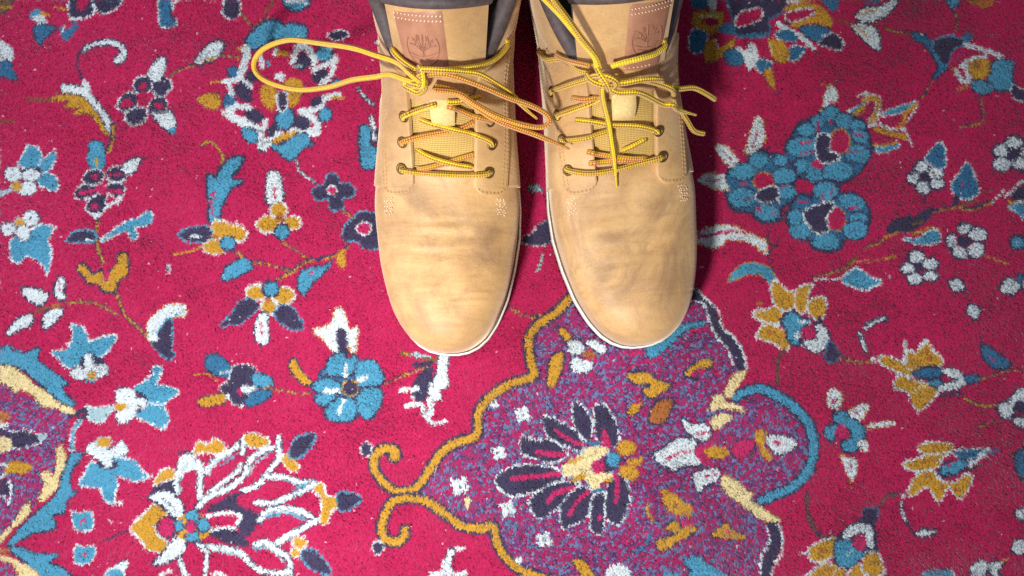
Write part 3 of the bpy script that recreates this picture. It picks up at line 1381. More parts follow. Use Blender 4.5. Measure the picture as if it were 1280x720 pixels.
def weave(text):
    pl = Plan()
    ox = oy = 0.0
    k = 1.0
    rnd = random.Random(5)
    for line in text.strip().splitlines():
        f = line.split()
        if not f:
            continue
        if f[0] == '@':
            ox, oy = float(f[1]), float(f[2])
            k = float(f[3]) / (float(f[4]) if len(f) > 4 else 1280.0)
            continue
        if f[0] == '#':
            pl.motifs.append((f[1], f[3] if len(f) > 3 else None))
            continue
        def pts(seq):
            A = np.array([[float(v) for v in s.split(',')] for s in seq])
            return (A * k + (ox, oy)) * RS
        op = f[0]
        if op == 'v':
            w = max(float(f[1]) * k * RS, 5.0)
            P = catmull(pts(f[2:]), False, 8)
            pl.stroke(P, 'n', w * 1.4)
            Q = P + np.array([0.15, 0.25]) * w
            for i in range(len(Q) - 1):
                if rnd.random() < .8:
                    pl.stroke(Q[i:i + 2], rnd.choice('yyo'), w * .62)
            continue
        code, ol, ow = f[1], None, 0.0
        if '/' in code:
            code, o = code.split('/')
            ol, ow = o[0], float(o[1:]) * k * RS * (.90 if o[0] == 'n' else .56)
        if op in 'pq':
            P = pts(f[2:])
            if op == 'q':
                P = catmull(P, True, 4)
            if ol:
                pl.stroke(np.vstack([P, P[:1]]), ol, 2 * ow)
            pl.fill(P, code)
        elif op == 's':
            w = float(f[2]) * k * RS
            P = catmull(pts(f[3:]), False, 5)
            if ol:
                pl.stroke(P, ol, w + 2 * ow)
            pl.stroke(P, code, w)
        elif op == 't':
            w0, w = float(f[2]) * k * RS, float(f[3]) * k * RS
            P = catmull(pts(f[4:]), False, 6)
            if ol:
                pl.stroke(P, ol, w + 2 * ow, w0 + 2 * ow)
            pl.stroke(P, code, w, w0)
        elif op in 'ex':
            c = pts([f[2]])[0]
            if op == 'e':
                rx, ry = [float(v) * k * RS for v in f[3].split(',')]
                a = math.radians(float(f[4]))
                t = np.linspace(0, 2 * math.pi, 20, endpoint=False)
                x, y = rx * np.cos(t), ry * np.sin(t)
                P = np.stack([c[0] + x * math.cos(a) - y * math.sin(a), c[1] + x * math.sin(a) + y * math.cos(a)], 1)
                if ol:
                    pl.stroke(np.vstack([P, P[:1]]), ol, 2 * ow)
                pl.fill(P, code)
            else:
                R = float(f[3]) * k * RS
                for q in range(4):
                    a = math.pi / 2 * q + .5
                    m = c + R * .55 * np.array([math.cos(a), math.sin(a)])
                    pl.stroke(np.array([c, m]), code, R * .62)
                pl.stroke(np.array([c, c + 1]), 'n', R * .25)
    return pl
# ---------------------------------------------------------------- boots (lengths in cm, boot space: x across, y from toe tip back, z up)
#        Fy     Fz    By    Bz    W     xo    n
ROWS = np.array([
    [0.00,  3.55, 0.00, 2.60, 0.00, 0.45, 2.2],
    [0.04,  4.05, 0.04, 2.10, 0.62, 0.45, 2.2],
    [0.20,  4.62, 0.20, 1.75, 1.28, 0.44, 2.2],
    [0.55,  5.10, 0.55, 1.50, 1.92, 0.42, 2.25],
    [1.15,  5.55, 1.15, 1.30, 2.58, 0.38, 2.3],
    [2.15,  5.92, 2.15, 1.20, 3.22, 0.31, 2.35],
    [3.70,  6.15, 3.70, 1.20, 3.86, 0.22, 2.4],
    [5.80,  6.22, 5.80, 1.20, 4.36, 0.10, 2.45],
    [7.90,  6.40, 7.90, 1.20, 4.68, 0.03, 2.45],
    [10.0,  6.85, 10.2, 1.20, 4.76, 0.00, 2.4],
    [11.4,  7.45, 12.4, 1.20, 4.66, 0.00, 2.2],
    [12.8,  8.40, 15.2, 1.20, 4.46, 0.00, 2.0],
    [14.1,  9.65, 18.4, 1.20, 4.28, 0.00, 1.9],
    [15.3,  11.1, 22.5, 1.20, 4.16, 0.00, 1.9],
    [16.3,  12.6, 26.6, 1.60, 4.36, 0.00, 1.95],
    [17.1,  14.0, 28.7, 4.60, 4.64, 0.00, 2.0],
    [17.7,  15.2, 28.9, 9.40, 4.86, 0.00, 2.1],
    [18.1,  16.2, 28.7, 14.2, 5.00, 0.00, 2.1]])
NR = len(ROWS)
ASYM = [1.0]          # how far the toe swings inward, set per boot

def rows_at(s):
    s = np.clip(np.asarray(s, float), 0, NR - 1)
    i = np.clip(np.floor(s).astype(int), 0, NR - 2)
    t = (s - i)[..., None]
    a, b, c, d = ROWS[np.maximum(i - 1, 0)], ROWS[i], ROWS[i + 1], ROWS[np.minimum(i + 2, NR - 1)]
    # first interval behaves like a square root so that the toe closes round
    r = .5 * ((2 * b) + (c - a) * t + (2 * a - 5 * b + 4 * c - d) * t * t + (3 * b - a - 3 * c + d) * t ** 3)
    r[..., 4] = np.maximum(r[..., 4], 0)
    return r
def s_of_y(y):
    return float(np.interp(y, ROWS[:, 0], np.arange(NR)))
def surf(s, th):
    s, th = np.broadcast_arrays(np.asarray(s, float), np.asarray(th, float))
    r = rows_at(s)
    p = 2.0 / r[..., 6]
    c, q = np.cos(th), np.sin(th)
    p = np.where(c < 0, np.minimum(p, 2 / 8.0), p)          # walls stand straight above the welt
    al = (1 - np.sign(c) * np.abs(c) ** p) / 2
    x = r[..., 5] * ASYM[0] + r[..., 4] * np.sign(q) * np.abs(q) ** p
    x = x + .16 * sstep(13.0, 16.5, s)                      # shafts lean towards each other
    y = r[..., 0] + (r[..., 2] - r[..., 0]) * al
    z = r[..., 1] + (r[..., 3] - r[..., 1]) * al
    return np.stack([x, y, z], -1)
def surf_n(s, th):
    e = .02
    ds = surf(np.minimum(s + e, NR - 1), th) - surf(np.maximum(s - e, 0.02), th)
    dt = surf(s, th + e) - surf(s, th - e)
    n = np.cross(ds, dt)
    n /= np.maximum(np.linalg.norm(n, axis=-1, keepdims=True), 1e-9)
    r = rows_at(s)
    ctr = np.stack([r[..., 5] * ASYM[0], (r[..., 0] + r[..., 2]) / 2, (r[..., 1] + r[..., 3]) / 2], -1)
    sg = np.sign(((surf(s, th) - ctr) * n).sum(-1, keepdims=True))
    return n * np.where(sg == 0, 1, sg)
def th_of_x(s, x):
    """angle whose lateral distance from the ridge is x (array ok)"""
    r = rows_at(s)
    q = np.clip(np.asarray(x) / np.maximum(r[..., 4], .01), 0, .999)
    return np.arcsin(q ** (r[..., 6] / 2.0))
def sstep(a, b, x):
    t = np.clip((x - a) / (b - a), 0, 1)
    return t * t * (3 - 2 * t)

S_VAMP = s_of_y(11.6)
S_LACE = s_of_y(10.15)
def gap_x(s):
    y = rows_at(s)[..., 0]
    return 1.98 + .02 * (y - 10) + .55 * sstep(14.8, 17.6, y)

class Boot:
    def __init__(self, name, label, sx, toe_px, yaw, asym, toe_z=0.03):
        self.sx = sx
        ASYM[0] = asym
        W = px_at(*toe_px, toe_z)
        self.M = Matrix.Translation((W[0], W[1], -0.003)) @ Matrix.Rotation(yaw, 4, 'Z')
        off = self.M.to_3x3() @ Vector((sx * .45 * asym * .01, 0, 0))
        self.M = Matrix.Translation(-off) @ self.M
        self.root = empty(name, self.M.to_translation(), yaw)
        self.root['label'] = label
        self.root['category'] = 'boot'
        self.root['group'] = 'pair of tan lace-up boots'
        self.Minv = self.M.inverted()
        self.tv, self.tf = [], []            # everything laces may rest on, world space
        self.build()
        self.bvh = BVHTree.FromPolygons([Vector(v) for v in self.tv], self.tf)
    def L(self, P):
        P = np.asarray(P, float) * .01
        return P * (self.sx, 1, 1)
    def add(self, name, P, F, mat, parent=None, solid=True, smooth=True, uv=None):
        V = self.L(np.asarray(P).reshape(-1, 3))
        if self.sx < 0:
            F = [f[::-1] for f in F]
        o = mesh_obj(name, V, F, MT[mat], parent or self.root, smooth, uv)
        if solid:
            base = len(self.tv)
            self.tv += [tuple(self.M @ Vector(v)) for v in V]
            self.tf += [tuple(base + i for i in f) for f in F]
        return o
    def patch(self, name, sf, tf, na, nb, off, mat, edge=(1, 1, 1, 1), parent=None, solid=True, rim=.09, extra=None, sink=-.03):
        """surface patch lifted off the last; edges flagged 1 roll down to it. sf(a,b), tf(a,b,s)"""
        ea = np.linspace(0, 1, na)
        eb = np.linspace(0, 1, nb)
        if edge[0]: ea = np.insert(ea, 1, ea[1] * .25); ea = np.insert(ea, 0, 0)
        if edge[1]: ea = np.insert(ea, -1, 1 - (1 - ea[-2]) * .25); ea = np.append(ea, 1)
        if edge[2]: eb = np.insert(eb, 1, eb[1] * .25); eb = np.insert(eb, 0, 0)
        if edge[3]: eb = np.insert(eb, -1, 1 - (1 - eb[-2]) * .25); eb = np.append(eb, 1)
        A, B = np.meshgrid(ea, eb, indexing='ij')
        s = sf(A, B)
        th = tf(A, B, s)
        o = np.full(A.shape, float(off))
        if extra is not None:
            o = o + extra(A, B, s, th)
        if edge[0]: o[0] = sink; o[1] -= rim * .35
        if edge[1]: o[-1] = sink; o[-2] -= rim * .35
        if edge[2]: o[:, 0] = sink; o[:, 1] -= rim * .35
        if edge[3]: o[:, -1] = sink; o[:, -2] -= rim * .35
        P = surf(s, th) + surf_n(s, th) * o[..., None]
        return self.add(name, P, grid_faces(*A.shape), mat, parent, solid)
    def stitches(self, name, paths, mat, lift, r=.035, length=.17, pitch=.26, parent=None):
        """short thread beads along surface paths (list of (s,theta) polylines)"""
        V, F = [], []
        for path in paths:
            P = surf(path[:, 0], path[:, 1]) + surf_n(path[:, 0], path[:, 1]) * lift
            N = surf_n(path[:, 0], path[:, 1])
            d = np.r_[0, np.cumsum(np.linalg.norm(np.diff(P, axis=0), axis=1))]
            for t in np.arange(pitch / 2, d[-1], pitch):
                c = np.array([np.interp(t, d, P[:, k]) for k in range(3)])
                e = np.array([np.interp(min(t + .05, d[-1]), d, P[:, k]) for k in range(3)])
                b = np.array([np.interp(max(t - .05, 0), d, P[:, k]) for k in range(3)])
                n = np.array([np.interp(t, d, N[:, k]) for k in range(3)])
                u = (e - b) / max(np.linalg.norm(e - b), 1e-6)
                self.bead(V, F, c, u, n, length / 2, r)
        o = self.add(name, V, F, mat, parent, solid=False)
        o['kind'] = 'stuff'
        return o
    @staticmethod
    def bead(V, F, c, u, n, hl, r):
        n = n / max(np.linalg.norm(n), 1e-6)
        w = np.cross(u, n)
        b0 = len(V)
        for t, rr in ((-1, .35), (-.5, 1), (.5, 1), (1, .35)):
            for a in range(5):
                an = 2 * math.pi * a / 5
                V.append(c + u * hl * t + (w * math.cos(an) + n * math.sin(an)) * r * rr)
        for i in range(3):
            for j in range(5):
                F.append((b0 + i * 5 + j, b0 + i * 5 + (j + 1) % 5, b0 + i * 5 + 5 + (j + 1) % 5, b0 + i * 5 + 5 + j))

    # ---- everything that makes one boot
    def build(self):
        PI = math.pi
        rr = random.Random(3 if self.sx > 0 else 9)
        # vamp with walking creases
        cr = []
        for k in range(15):
            cr.append((rr.uniform(3.0, 9.2), rr.uniform(-2.6, 2.6), rr.uniform(.9, 2.6), rr.uniform(.09, .2),
                       rr.uniform(-.035, .03), rr.uniform(-.12, .12), rr.uniform(-.03, .03)))
        for y0 in (6.2, 7.3, 8.3):
            cr.append((y0, rr.uniform(-.8, .8), 2.4, .30, -.03, rr.uniform(-.08, .08), .02))
        def crease(A, B, s, th):
            P = surf(s, th)
            x, y = P[..., 0], P[..., 1]
            o = np.zeros(x.shape)
            for (y0, x0, L, w, d, sl, cv) in cr:
                dx = x - x0
                yy = y0 + sl * dx + cv * dx * dx
                g = np.exp(-((y - yy) / w) ** 2) * np.exp(-(dx / L) ** 4)
                o += d * g - .5 * d * (np.exp(-((y - yy - 1.7 * w) / w) ** 2) + np.exp(-((y - yy + 1.7 * w) / w) ** 2)) * np.exp(-(dx / L) ** 4)
            up = np.cos(th) > 0
            o += .045 * np.sin(1.7 * x + .6) * np.sin(1.3 * y + .4 * x) * sstep(.8, 3, y)
            return np.where(up, o, 0)
        self.patch('vamp', lambda a, b: S_VAMP * a, lambda a, b, s: (b * 2 - 1) * PI, 150, 150, 0, 'leather', (0, 0, 0, 0), extra=crease)
        # quarters, eyestays
        for sd in (-1, 1):
            def sf_q(a, b):
                lo = S_LACE + .25 + .35 * b ** 2 * 2.2
                hi = (NR - 1) - 3.3 * (1 - sstep(.0, .36, b)) + 0 * b
                return lo + (hi - lo) * a
            def tf_q(a, b, s):
                g = th_of_x(s, gap_x(s))
                return sd * (g + (PI - g) * b)
            def wrink(A, B, s, th):
                y = s
                t = np.abs(th)
                fold = np.sin(4.6 * s - 6.5 * t + 1.2 * np.sin(2.3 * s + sd)) + .5 * np.sin(8.1 * s + 4.0 * t + sd)
                w = .11 * np.minimum(fold, .35) * np.exp(-((t - 1.15) / .45) ** 2) * sstep(10.6, 12.2, s) * (1 - sstep(15.6, 16.8, s))
                return w
            self.patch('quarter', sf_q, tf_q, 60, 60, .14, 'leather', (1, 1, 1, 0), extra=wrink)
            def sf_e(a, b):
                lo = S_LACE - .14 + .42 * (np.abs(b - .5) * 2) ** 4
                hi = s_of_y(15.75) + .25 * b
                return lo + (hi - lo) * a
            def tf_e(a, b, s):
                x0 = gap_x(s) - .12
                wd = 2.0 - .25 * sstep(12, 16, rows_at(s)[..., 0])
                return sd * th_of_x(s, x0 + wd * b)
            self.patch('eyestay', sf_e, tf_e, 60, 14, .30, 'leather', (1, 1, 1, 1))
            # stitching along the eyestay's outer and lower edge
            paths = []
            for inset in (.07, .16):
                a = np.linspace(.03, 1, 60)
                b = np.full_like(a, 1 - inset)
                s = sf_e(a, b); paths.append(np.stack([s, tf_e(a, b, s)], 1))
                b = np.linspace(.1, .95, 20)
                a = np.full_like(b, .012 + inset * .10)
                s = sf_e(a, b); paths.append(np.stack([s, tf_e(a, b, s)], 1))
            self.stitches('stitching', paths, 'thread_tan', .315, r=.03)
            # zigzag reinforcement where the eyestay meets the vamp
            V, F = [], []
            b = 1.0
            for k in range(7):
                for side in range(3):
                    s0 = S_LACE - .22 - .075 * k + rr.uniform(-.02, .02)
                    x0 = gap_x(S_LACE) + 1.86 - .20 * side + .05 * k * 0
                    th = sd * float(th_of_x(np.array(s0), x0 + (.06 if k % 2 else -.06) + rr.uniform(-.04, .04)))
                    p = surf(s0, th) + surf_n(s0, th) * .03
                    n = surf_n(s0, th)
                    u = np.array([.12 if k % 2 else -.12, .11, 0.0]); u /= np.linalg.norm(u)
                    u = u - n * (u @ n)
                    self.bead(V, F, p, u, n, rr.uniform(.06, .11), .030)
            self.add('reinforcement_stitches', V, F, 'thread', solid=False)['kind'] = 'stuff'
        # tongue: textile gusset below, leather above
        def th_t(a, b, s):
            return (b * 2 - 1) * th_of_x(s, gap_x(s) + .55)
        def rip(A, B, s, th):
            return -.12 + .09 * np.sin((s - S_LACE) * 2 * PI / .92 + .6) * (1 - (2 * B - 1) ** 2)
        S_TT = s_of_y(14.9)
        tongue = self.patch('tongue', lambda a, b: S_LACE - .2 + (S_TT - S_LACE + .2) * a, th_t, 70, 24, -.05, 'textile', (0, 0, 0, 0), extra=rip)
        # upper tongue leans out of the opening and ends in a dark padded edge
        top = []
        NA, NB = 26, 25
        for i in range(NA):
            a = i / (NA - 1)
            y = 14.6 + 4.0 * a - .25 * a * a
            z = 10.35 + 5.3 * a
            hw = 2.50 + .42 * a
            row = []
            for j in range(NB):
                b = 2 * j / (NB - 1) - 1
                row.append([b * hw, y + 1.0 * b * b * (1 - .2 * a), z - 1.0 * b * b * (1 - .1 * a) + .22 * (1 - b * b)])
            top.append(row)
        top = np.array(top)
        self.top = top
        up = self.add('tongue_top', top, grid_faces(NA, NB), 'leather')
        # thickness of the tongue: padded back
        back = top + np.array([0, .75, -.35])
        Fb = [f[::-1] for f in grid_faces(NA, NB)]
        self.add('tongue_padding', back, Fb, 'lining', up)
        # dark padded rim
        path = [top[-1, j] + np.array([0, .32, .06]) for j in range(NB)]
        self.tube('tongue_rim', path, .40, 'collar', up)
        def tp(a, b, lift=0.0):
            fi, fj = a * (NA - 1), (b + 1) / 2 * (NB - 1)
            i, j = min(int(fi), NA - 2), min(int(fj), NB - 2)
            u, v = fi - i, fj - j
            p = (top[i, j] * (1 - u) * (1 - v) + top[i + 1, j] * u * (1 - v) + top[i, j + 1] * (1 - u) * v + top[i + 1, j + 1] * u * v)
            n = np.cross(top[i, j + 1] - top[i, j], top[i + 1, j] - top[i, j]); n /= np.linalg.norm(n)
            if n[2] < 0: n = -n
            return p + n * lift, n
        self.tp = tp
        # logo patch
        B0, B1 = self.patch_b
        V = []
        na, nb = 18, 14
        for i in range(na):
            for j in range(nb):
                a, b = i / (na - 1), j / (nb - 1)
                aa = .27 + .69 * a + .05 * (b - .5)
                bb = B0 + (B1 - B0) * b + (.10 if B0 < 0 else -.10) * (1 - a)
                edge = i in (0, na - 1) or j in (0, nb - 1)
                V.append(tp(aa, bb, -.02 if edge else .07)[0])
        logo = self.add('logo_patch', V, grid_faces(na, nb), 'patch', up)
        # embossed tree-in-a-ring emblem
        V, F = [], []
        bc = (B0 + B1) / 2 + (.06 if B0 < 0 else -.06)
        ac = .60
        def emb(x, y):        # emblem space, unit circle
            return tp(ac + y * .185, bc + x * .33, .085)
        def line(pts, r=.036):
            for (x0, y0), (x1, y1) in zip(pts[:-1], pts[1:]):
                p0, n = emb(x0, y0); p1, _ = emb(x1, y1)
                d = p1 - p0
                L = np.linalg.norm(d)
                if L > 1e-4:
                    self.bead(V, F, (p0 + p1) / 2, d / L, n, L / 2 + .02, r)
        ring = [(math.cos(t), math.sin(t)) for t in np.linspace(math.radians(150), math.radians(395), 26)]
        line(ring)
        line([(-.85, -.35), (-.3, -.5), (.3, -.42), (.9, -.2)])
        line([(-.7, -.55), (-.1, -.68), (.6, -.5)])
        line([(0, -.5), (.0, .1), (.02, .75)], .05)
        for t in (-70, -48, -26, 24, 46, 68):
            a = math.radians(90 + t)
            x, y = .85 * math.cos(a), -.15 + .95 * math.sin(a)
            line([(0, -.15 + abs(t) * -.001), (x * .55, y * .5), (x, y)])
            line([(x * .55, y * .5), (x * .55 + .18 * (1 if t > 0 else -1) * -.2, y * .5 + .32)])
            line([(x * .75, y * .78), (x * 1.02, y * .72)])
        self.add('emblem', V, F, 'emboss', up, solid=False)
        V, F = [], []
        for row, aa in enumerate((.925, .875)):
            for k in range(13):
                b = B0 + (B1 - B0) * (.06 + .88 * k / 12)
                p, n = tp(aa, b, .085)
                q, _ = tp(aa + .012, b + .02, .085)
                u = (q - p) / np.linalg.norm(q - p)
                self.bead(V, F, p, u, n, .07, .034)
        for k in range(7):
            b = B0 + (B1 - B0) * (.35 + .6 * k / 6)
            p, n = tp(.315 + .02 * k / 6, b + (.10 if B0 < 0 else -.10) * .9, .085)
            q, _ = tp(.325, b + .05, .085)
            u = (q - p) / np.linalg.norm(q - p)
            self.bead(V, F, p, u, n, .07, .034)
        self.add('patch_stitching', V, F, 'thread', up, solid=False)['kind'] = 'stuff'
        # lace keeper tab on the tongue
        kt = []
        for i in range(8):
            a = i / 7
            s = s_of_y(13.75) + (s_of_y(15.05) - s_of_y(13.75)) * a
            for j in range(7):
                b = j / 6 * 2 - 1
                th = float(th_of_x(np.array(s), abs(b) * .66)) * (1 if b > 0 else -1)
                o = .22 + .34 * math.sin(PI * a) * (1 - .2 * b * b)
                kt.append(surf(s, th + .02) + surf_n(s, th) * (o if 0 < i < 7 and 0 < j < 6 else o - .1))
        self.add('lace_keeper', kt, grid_faces(8, 7), 'tab')
        # padded dark collar and lining
        for sd in (-1, 1):
            b = np.linspace(0.0, 1, 44)
            a = np.ones_like(b)
            s = (NR - 1) - 3.3 * (1 - sstep(.0, .36, b))
            g = th_of_x(s, gap_x(s))
            th = sd * (g + (PI - g) * b)
            N = surf_n(s, th)
            rim = surf(s, th) - N * .34
            path = [p for p in rim]
            self.tube('collar', path, .54, 'collar')
        for sd in (-1, 1):
            self.patch('lining', lambda a, b: S_LACE + 1.0 + ((NR - 1) - 3.3 * (1 - sstep(.0, .36, b)) - S_LACE - 1.0) * a,
                       lambda a, b, s: sd * (th_of_x(s, gap_x(s)) + (PI - th_of_x(s, gap_x(s))) * b), 30, 30, -.55, 'lining', (0, 0, 0, 0))
        # sole: footbed outline from the last
        ys = [0, .04, .2, .55, 1.15, 2.15, 3.7, 5.8, 7.9, 10, 12.5, 15, 18, 21, 24, 26.5, 28, 28.9, 29.3]
        ws = [0, .62, 1.28, 1.92, 2.58, 3.22, 3.86, 4.36, 4.68, 4.72, 4.5, 4.15, 3.85, 3.75, 3.7, 3.45, 2.75, 1.7, 0]
        xo = np.interp(ys, ROWS[:10, 0], ROWS[:10, 5]) * ASYM[0]
        yy = np.r_[np.array([0, .01, .04, .1, .2, .35, .55, .8]), np.linspace(1.1, 28, 60), 28.5, 28.9, 29.1, 29.25, 29.3]
        w = np.interp(yy, ys, ws); x0 = np.interp(yy, ys, xo)
        left = np.stack([x0 - w, yy], 1); right = np.stack([x0 + w, yy], 1)
        ring = np.vstack([left, right[::-1][1:-1]])
        nxt, prv = np.roll(ring, -1, 0), np.roll(ring, 1, 0)
        tg = nxt - prv; tg /= np.maximum(np.linalg.norm(tg, axis=1, keepdims=True), 1e-6)
        nm = np.stack([tg[:, 1], -tg[:, 0]], 1)
        ctr = ring.mean(0)
        if ((ring - ctr) * nm).sum(1).mean() < 0: nm = -nm
        for _ in range(6):
            nm = (np.roll(nm, 1, 0) + nm * 2 + np.roll(nm, -1, 0)); nm /= np.linalg.norm(nm, axis=1, keepdims=True)
        # medial side carries a wider welt
        med = .08 + .16 * sstep(-1, 3.5, ring[:, 0]) + .06 * np.exp(-(ring[:, 1] / 1.2) ** 2)
        self.ring = ring + nm * med[:, None]
        def loft(name, prof, mat, parent=None, solid=True):
            V, F = [], []
            n = len(ring)
            for (o, z) in prof:
                q = ring + nm * (med + o)[:, None]
                tz = z + .35 * np.exp(-(ring[:, 1] / 2.5) ** 2) * (1 if z < 1.5 else .6)   # toe spring
                V += [[p[0], p[1], t] for p, t in zip(q, tz)]
            for i in range(len(prof) - 1):
                for j in range(n):
                    F.append((i * n + j, i * n + (j + 1) % n, (i + 1) * n + (j + 1) % n, (i + 1) * n + j))
            F.append(tuple(range(n))[::-1]); F.append(tuple(range((len(prof) - 1) * n, len(prof) * n)))
            return self.add(name, V, F, mat, parent, solid)
        loft('midsole', [(-.25, .95), (-.06, .97), (0, 1.06), (.01, 1.5), (0, 1.88), (-.05, 1.97), (-.30, 1.99)], 'midsole')
        loft('welt_seam', [(-.16, 1.97), (-.11, 2.00), (-.13, 2.04), (-.30, 2.05)], 'welt')
        outs = loft('outsole', [(-.35, .42), (-.2, .40), (-.10, .50), (-.08, .94), (-.3, .95)], 'outsole')
        V0, F0 = [], []
        for k in range(9):
            y = 1.6 + 3.1 * k
            hw = float(np.interp(y, ys, ws)) * .82
            xc = float(np.interp(y, ys, xo))
            for sdx in (-1, 1):
                xa, xb = sorted((xc + sdx * .25, xc + sdx * hw))
                P = [[x, yv, z] for z in (0.0 + (.3 * math.exp(-(y / 2.5) ** 2)), .44 + .3 * math.exp(-(y / 2.5) ** 2)) for x, yv in ((xa, y - .9), (xb, y - .9), (xb, y + .9), (xa, y + .9))]
                self.add('lug', P, [(3, 2, 1, 0), (4, 5, 6, 7), (0, 1, 5, 4), (1, 2, 6, 5), (2, 3, 7, 6), (3, 0, 4, 7)], 'outsole', outs, smooth=False)

    def tube(self, name, path, r, mat, parent=None, seg=14, solid=True, sub=3, taper=None):
        P = catmull(np.array(path), False, sub)
        V, F, uv = tube_mesh(P, r, seg, taper)
        return self.add(name, V, F, mat, parent, solid, True, uv)

    def hit(self, u, v, lift):
        d = px_dir(u, v); d = d / np.linalg.norm(d)
        o = Vector((0, 0, CAM_H))
        h = self.bvh.ray_cast(o, Vector(d))
        if h[0] is None:
            return np.array(px_at(u, v, lift))
        n = h[1] if h[1].dot(Vector(d)) < 0 else -h[1]
        n = (n + Vector((0, 0, .8))).normalized()
        return np.array(h[0]) + np.array(n) * lift

def tube_mesh(P, r, seg=12, taper=None):
    n = len(P)
    T = np.gradient(P, axis=0); T /= np.maximum(np.linalg.norm(T, axis=1, keepdims=True), 1e-9)
    up = np.array([0, 0, 1.0])
    if abs(T[0] @ up) > .95: up = np.array([0, 1.0, 0])
    nrm = np.cross(T[0], up); nrm /= np.linalg.norm(nrm)
    d = np.r_[0, np.cumsum(np.linalg.norm(np.diff(P, axis=0), axis=1))]
    V, uv = [], []
    for i in range(n):
        nrm = nrm - T[i] * (nrm @ T[i]); nrm /= max(np.linalg.norm(nrm), 1e-9)
        b = np.cross(T[i], nrm)
        rr = r if taper is None else r * taper(d[i], d[-1])
        for k in range(seg):
            a = 2 * math.pi * k / seg
            V.append(P[i] + (nrm * math.cos(a) + b * math.sin(a)) * rr)
            uv.append((d[i], k / seg))
    F = grid_faces(n, seg, True)
    c0 = len(V); V.append(P[0] - T[0] * r * .5); uv.append((0, 0))
    c1 = len(V); V.append(P[-1] + T[-1] * r * .5); uv.append((d[-1], 0))
    F = [f for f in F] + [(c0, (k + 1) % seg, k) for k in range(seg)] + [(c1, (n - 1) * seg + k, (n - 1) * seg + (k + 1) % seg) for k in range(seg)]
    return np.array(V), F, uv

class LeftBoot(Boot):
    patch_b = (-.86, .16)
class RightBoot(Boot):
    patch_b = (-.95, -.02)      # mirrored side

# frames of the enlarged views the lace courses were read from
FR = dict(a=(440, 0, .1875), c=(440, 110, .1875), b=(660, 0, .1875), d=(660, 110, .1875), z=(580, 120, 140 / 1276.0), p=(0, 0, 1.0))
LACE_R = .00172
def lace_world(boot, text):
    """'frame x,y,lift[z] ...' -> world points; 'x,y,Zh' puts the point at height h mm"""
    out = []
    fr = FR['p']
    for tok in text.split():
        if tok in FR:
            fr = FR[tok]; continue
        x, y, l = tok.split(',')
        u, v = fr[0] + float(x) * fr[2], fr[1] + float(y) * fr[2]
        if l[0] == 'Z':
            out.append(px_at(u, v, float(l[1:]) * .001))
        else:
            out.append(boot.hit(u, v, LACE_R + float(l) * .001))
    return np.array(out)

def make_lace(boot, name, text, parent, mat='lace', tip=False, r=LACE_R, guard=True):
    P = catmull(lace_world(boot, text), False, 14)
    if guard:
        o = Vector((0, 0, CAM_H))
        for it in range(2):
            for i in range(3, len(P) - 3):
                d = Vector(P[i]) - o
                L = d.length
                h = boot.bvh.ray_cast(o, d.normalized())
                if h[0] is not None and h[3] < L + r * .9:
                    P[i] = np.array(o + d.normalized() * (h[3] - r * 1.0))
            K = P.copy()
            for _ in range(3):
                K[1:-1] = (K[:-2] + 2 * K[1:-1] + K[2:]) / 4
            P = K
    # resample evenly so that the braid is regular
    d = np.r_[0, np.cumsum(np.linalg.norm(np.diff(P, axis=0), axis=1))]
    n = max(int(d[-1] / .0012), 6)
    t = np.linspace(0, d[-1], n)
    P = np.stack([np.interp(t, d, P[:, k]) for k in range(3)], 1)
    tp = (lambda x, L: 1.0 - .55 * sstep(L - .02, L, x)) if tip else None
    V, F, uv = tube_mesh(P, r, 12, tp)
    V = np.array([tuple(boot.Minv @ Vector(v)) for v in V])
    o = mesh_obj(name, V, F, MT[mat], parent, True, uv)
    # knitted relief: ride the radius slightly
    return o

def eyelet(boot, u, v):
    c = boot.hit(u, v, .0006)
    d = px_dir(u, v); d = d / np.linalg.norm(d)
    h = boot.bvh.ray_cast(Vector((0, 0, CAM_H)), Vector(d))
    n = np.array(h[1]) if h[0] is not None else np.array([0, 0, 1.0])
    if n[2] < 0: n = -n
    q = Vector((0, 0, 1)).rotation_difference(Vector(n)).to_matrix()
    V = []
    R, r = .0028, .0009
    for i in range(18):
        a = 2 * math.pi * i / 18
        for j in range(8):
            b = 2 * math.pi * j / 8
            V.append(Vector(c) + q @ Vector(((R + r * math.cos(b)) * math.cos(a), (R + r * math.cos(b)) * math.sin(a), r * .8 * math.sin(b))))
    F = []
    for i in range(18):
        for j in range(8):
            F.append((i * 8 + j, ((i + 1) % 18) * 8 + j, ((i + 1) % 18) * 8 + (j + 1) % 8, i * 8 + (j + 1) % 8))
    return mesh_obj('eyelet', [boot.Minv @ v for v in V], F, MT['eyelet'], boot.root)

left = LeftBoot('boot', 'tan nubuck lace-up boot with a long yellow lace loop reaching out over the carpet', 1, (559, 441), math.radians(-0.6), .25)
right = RightBoot('boot', 'tan nubuck lace-up boot with a lace end hanging down its vamp and frayed loose ends', -1, (806, 431), math.radians(7.0), -.55)

for u, v in ((502, 211), (503, 178), (505, 146), (611, 216), (615, 181), (613, 152)):
    eyelet(left, u, v)
for u, v in ((710, 213), (703, 175), (697, 144), (690, 115), (828, 196), (823, 164)):
    eyelet(right, u, v)

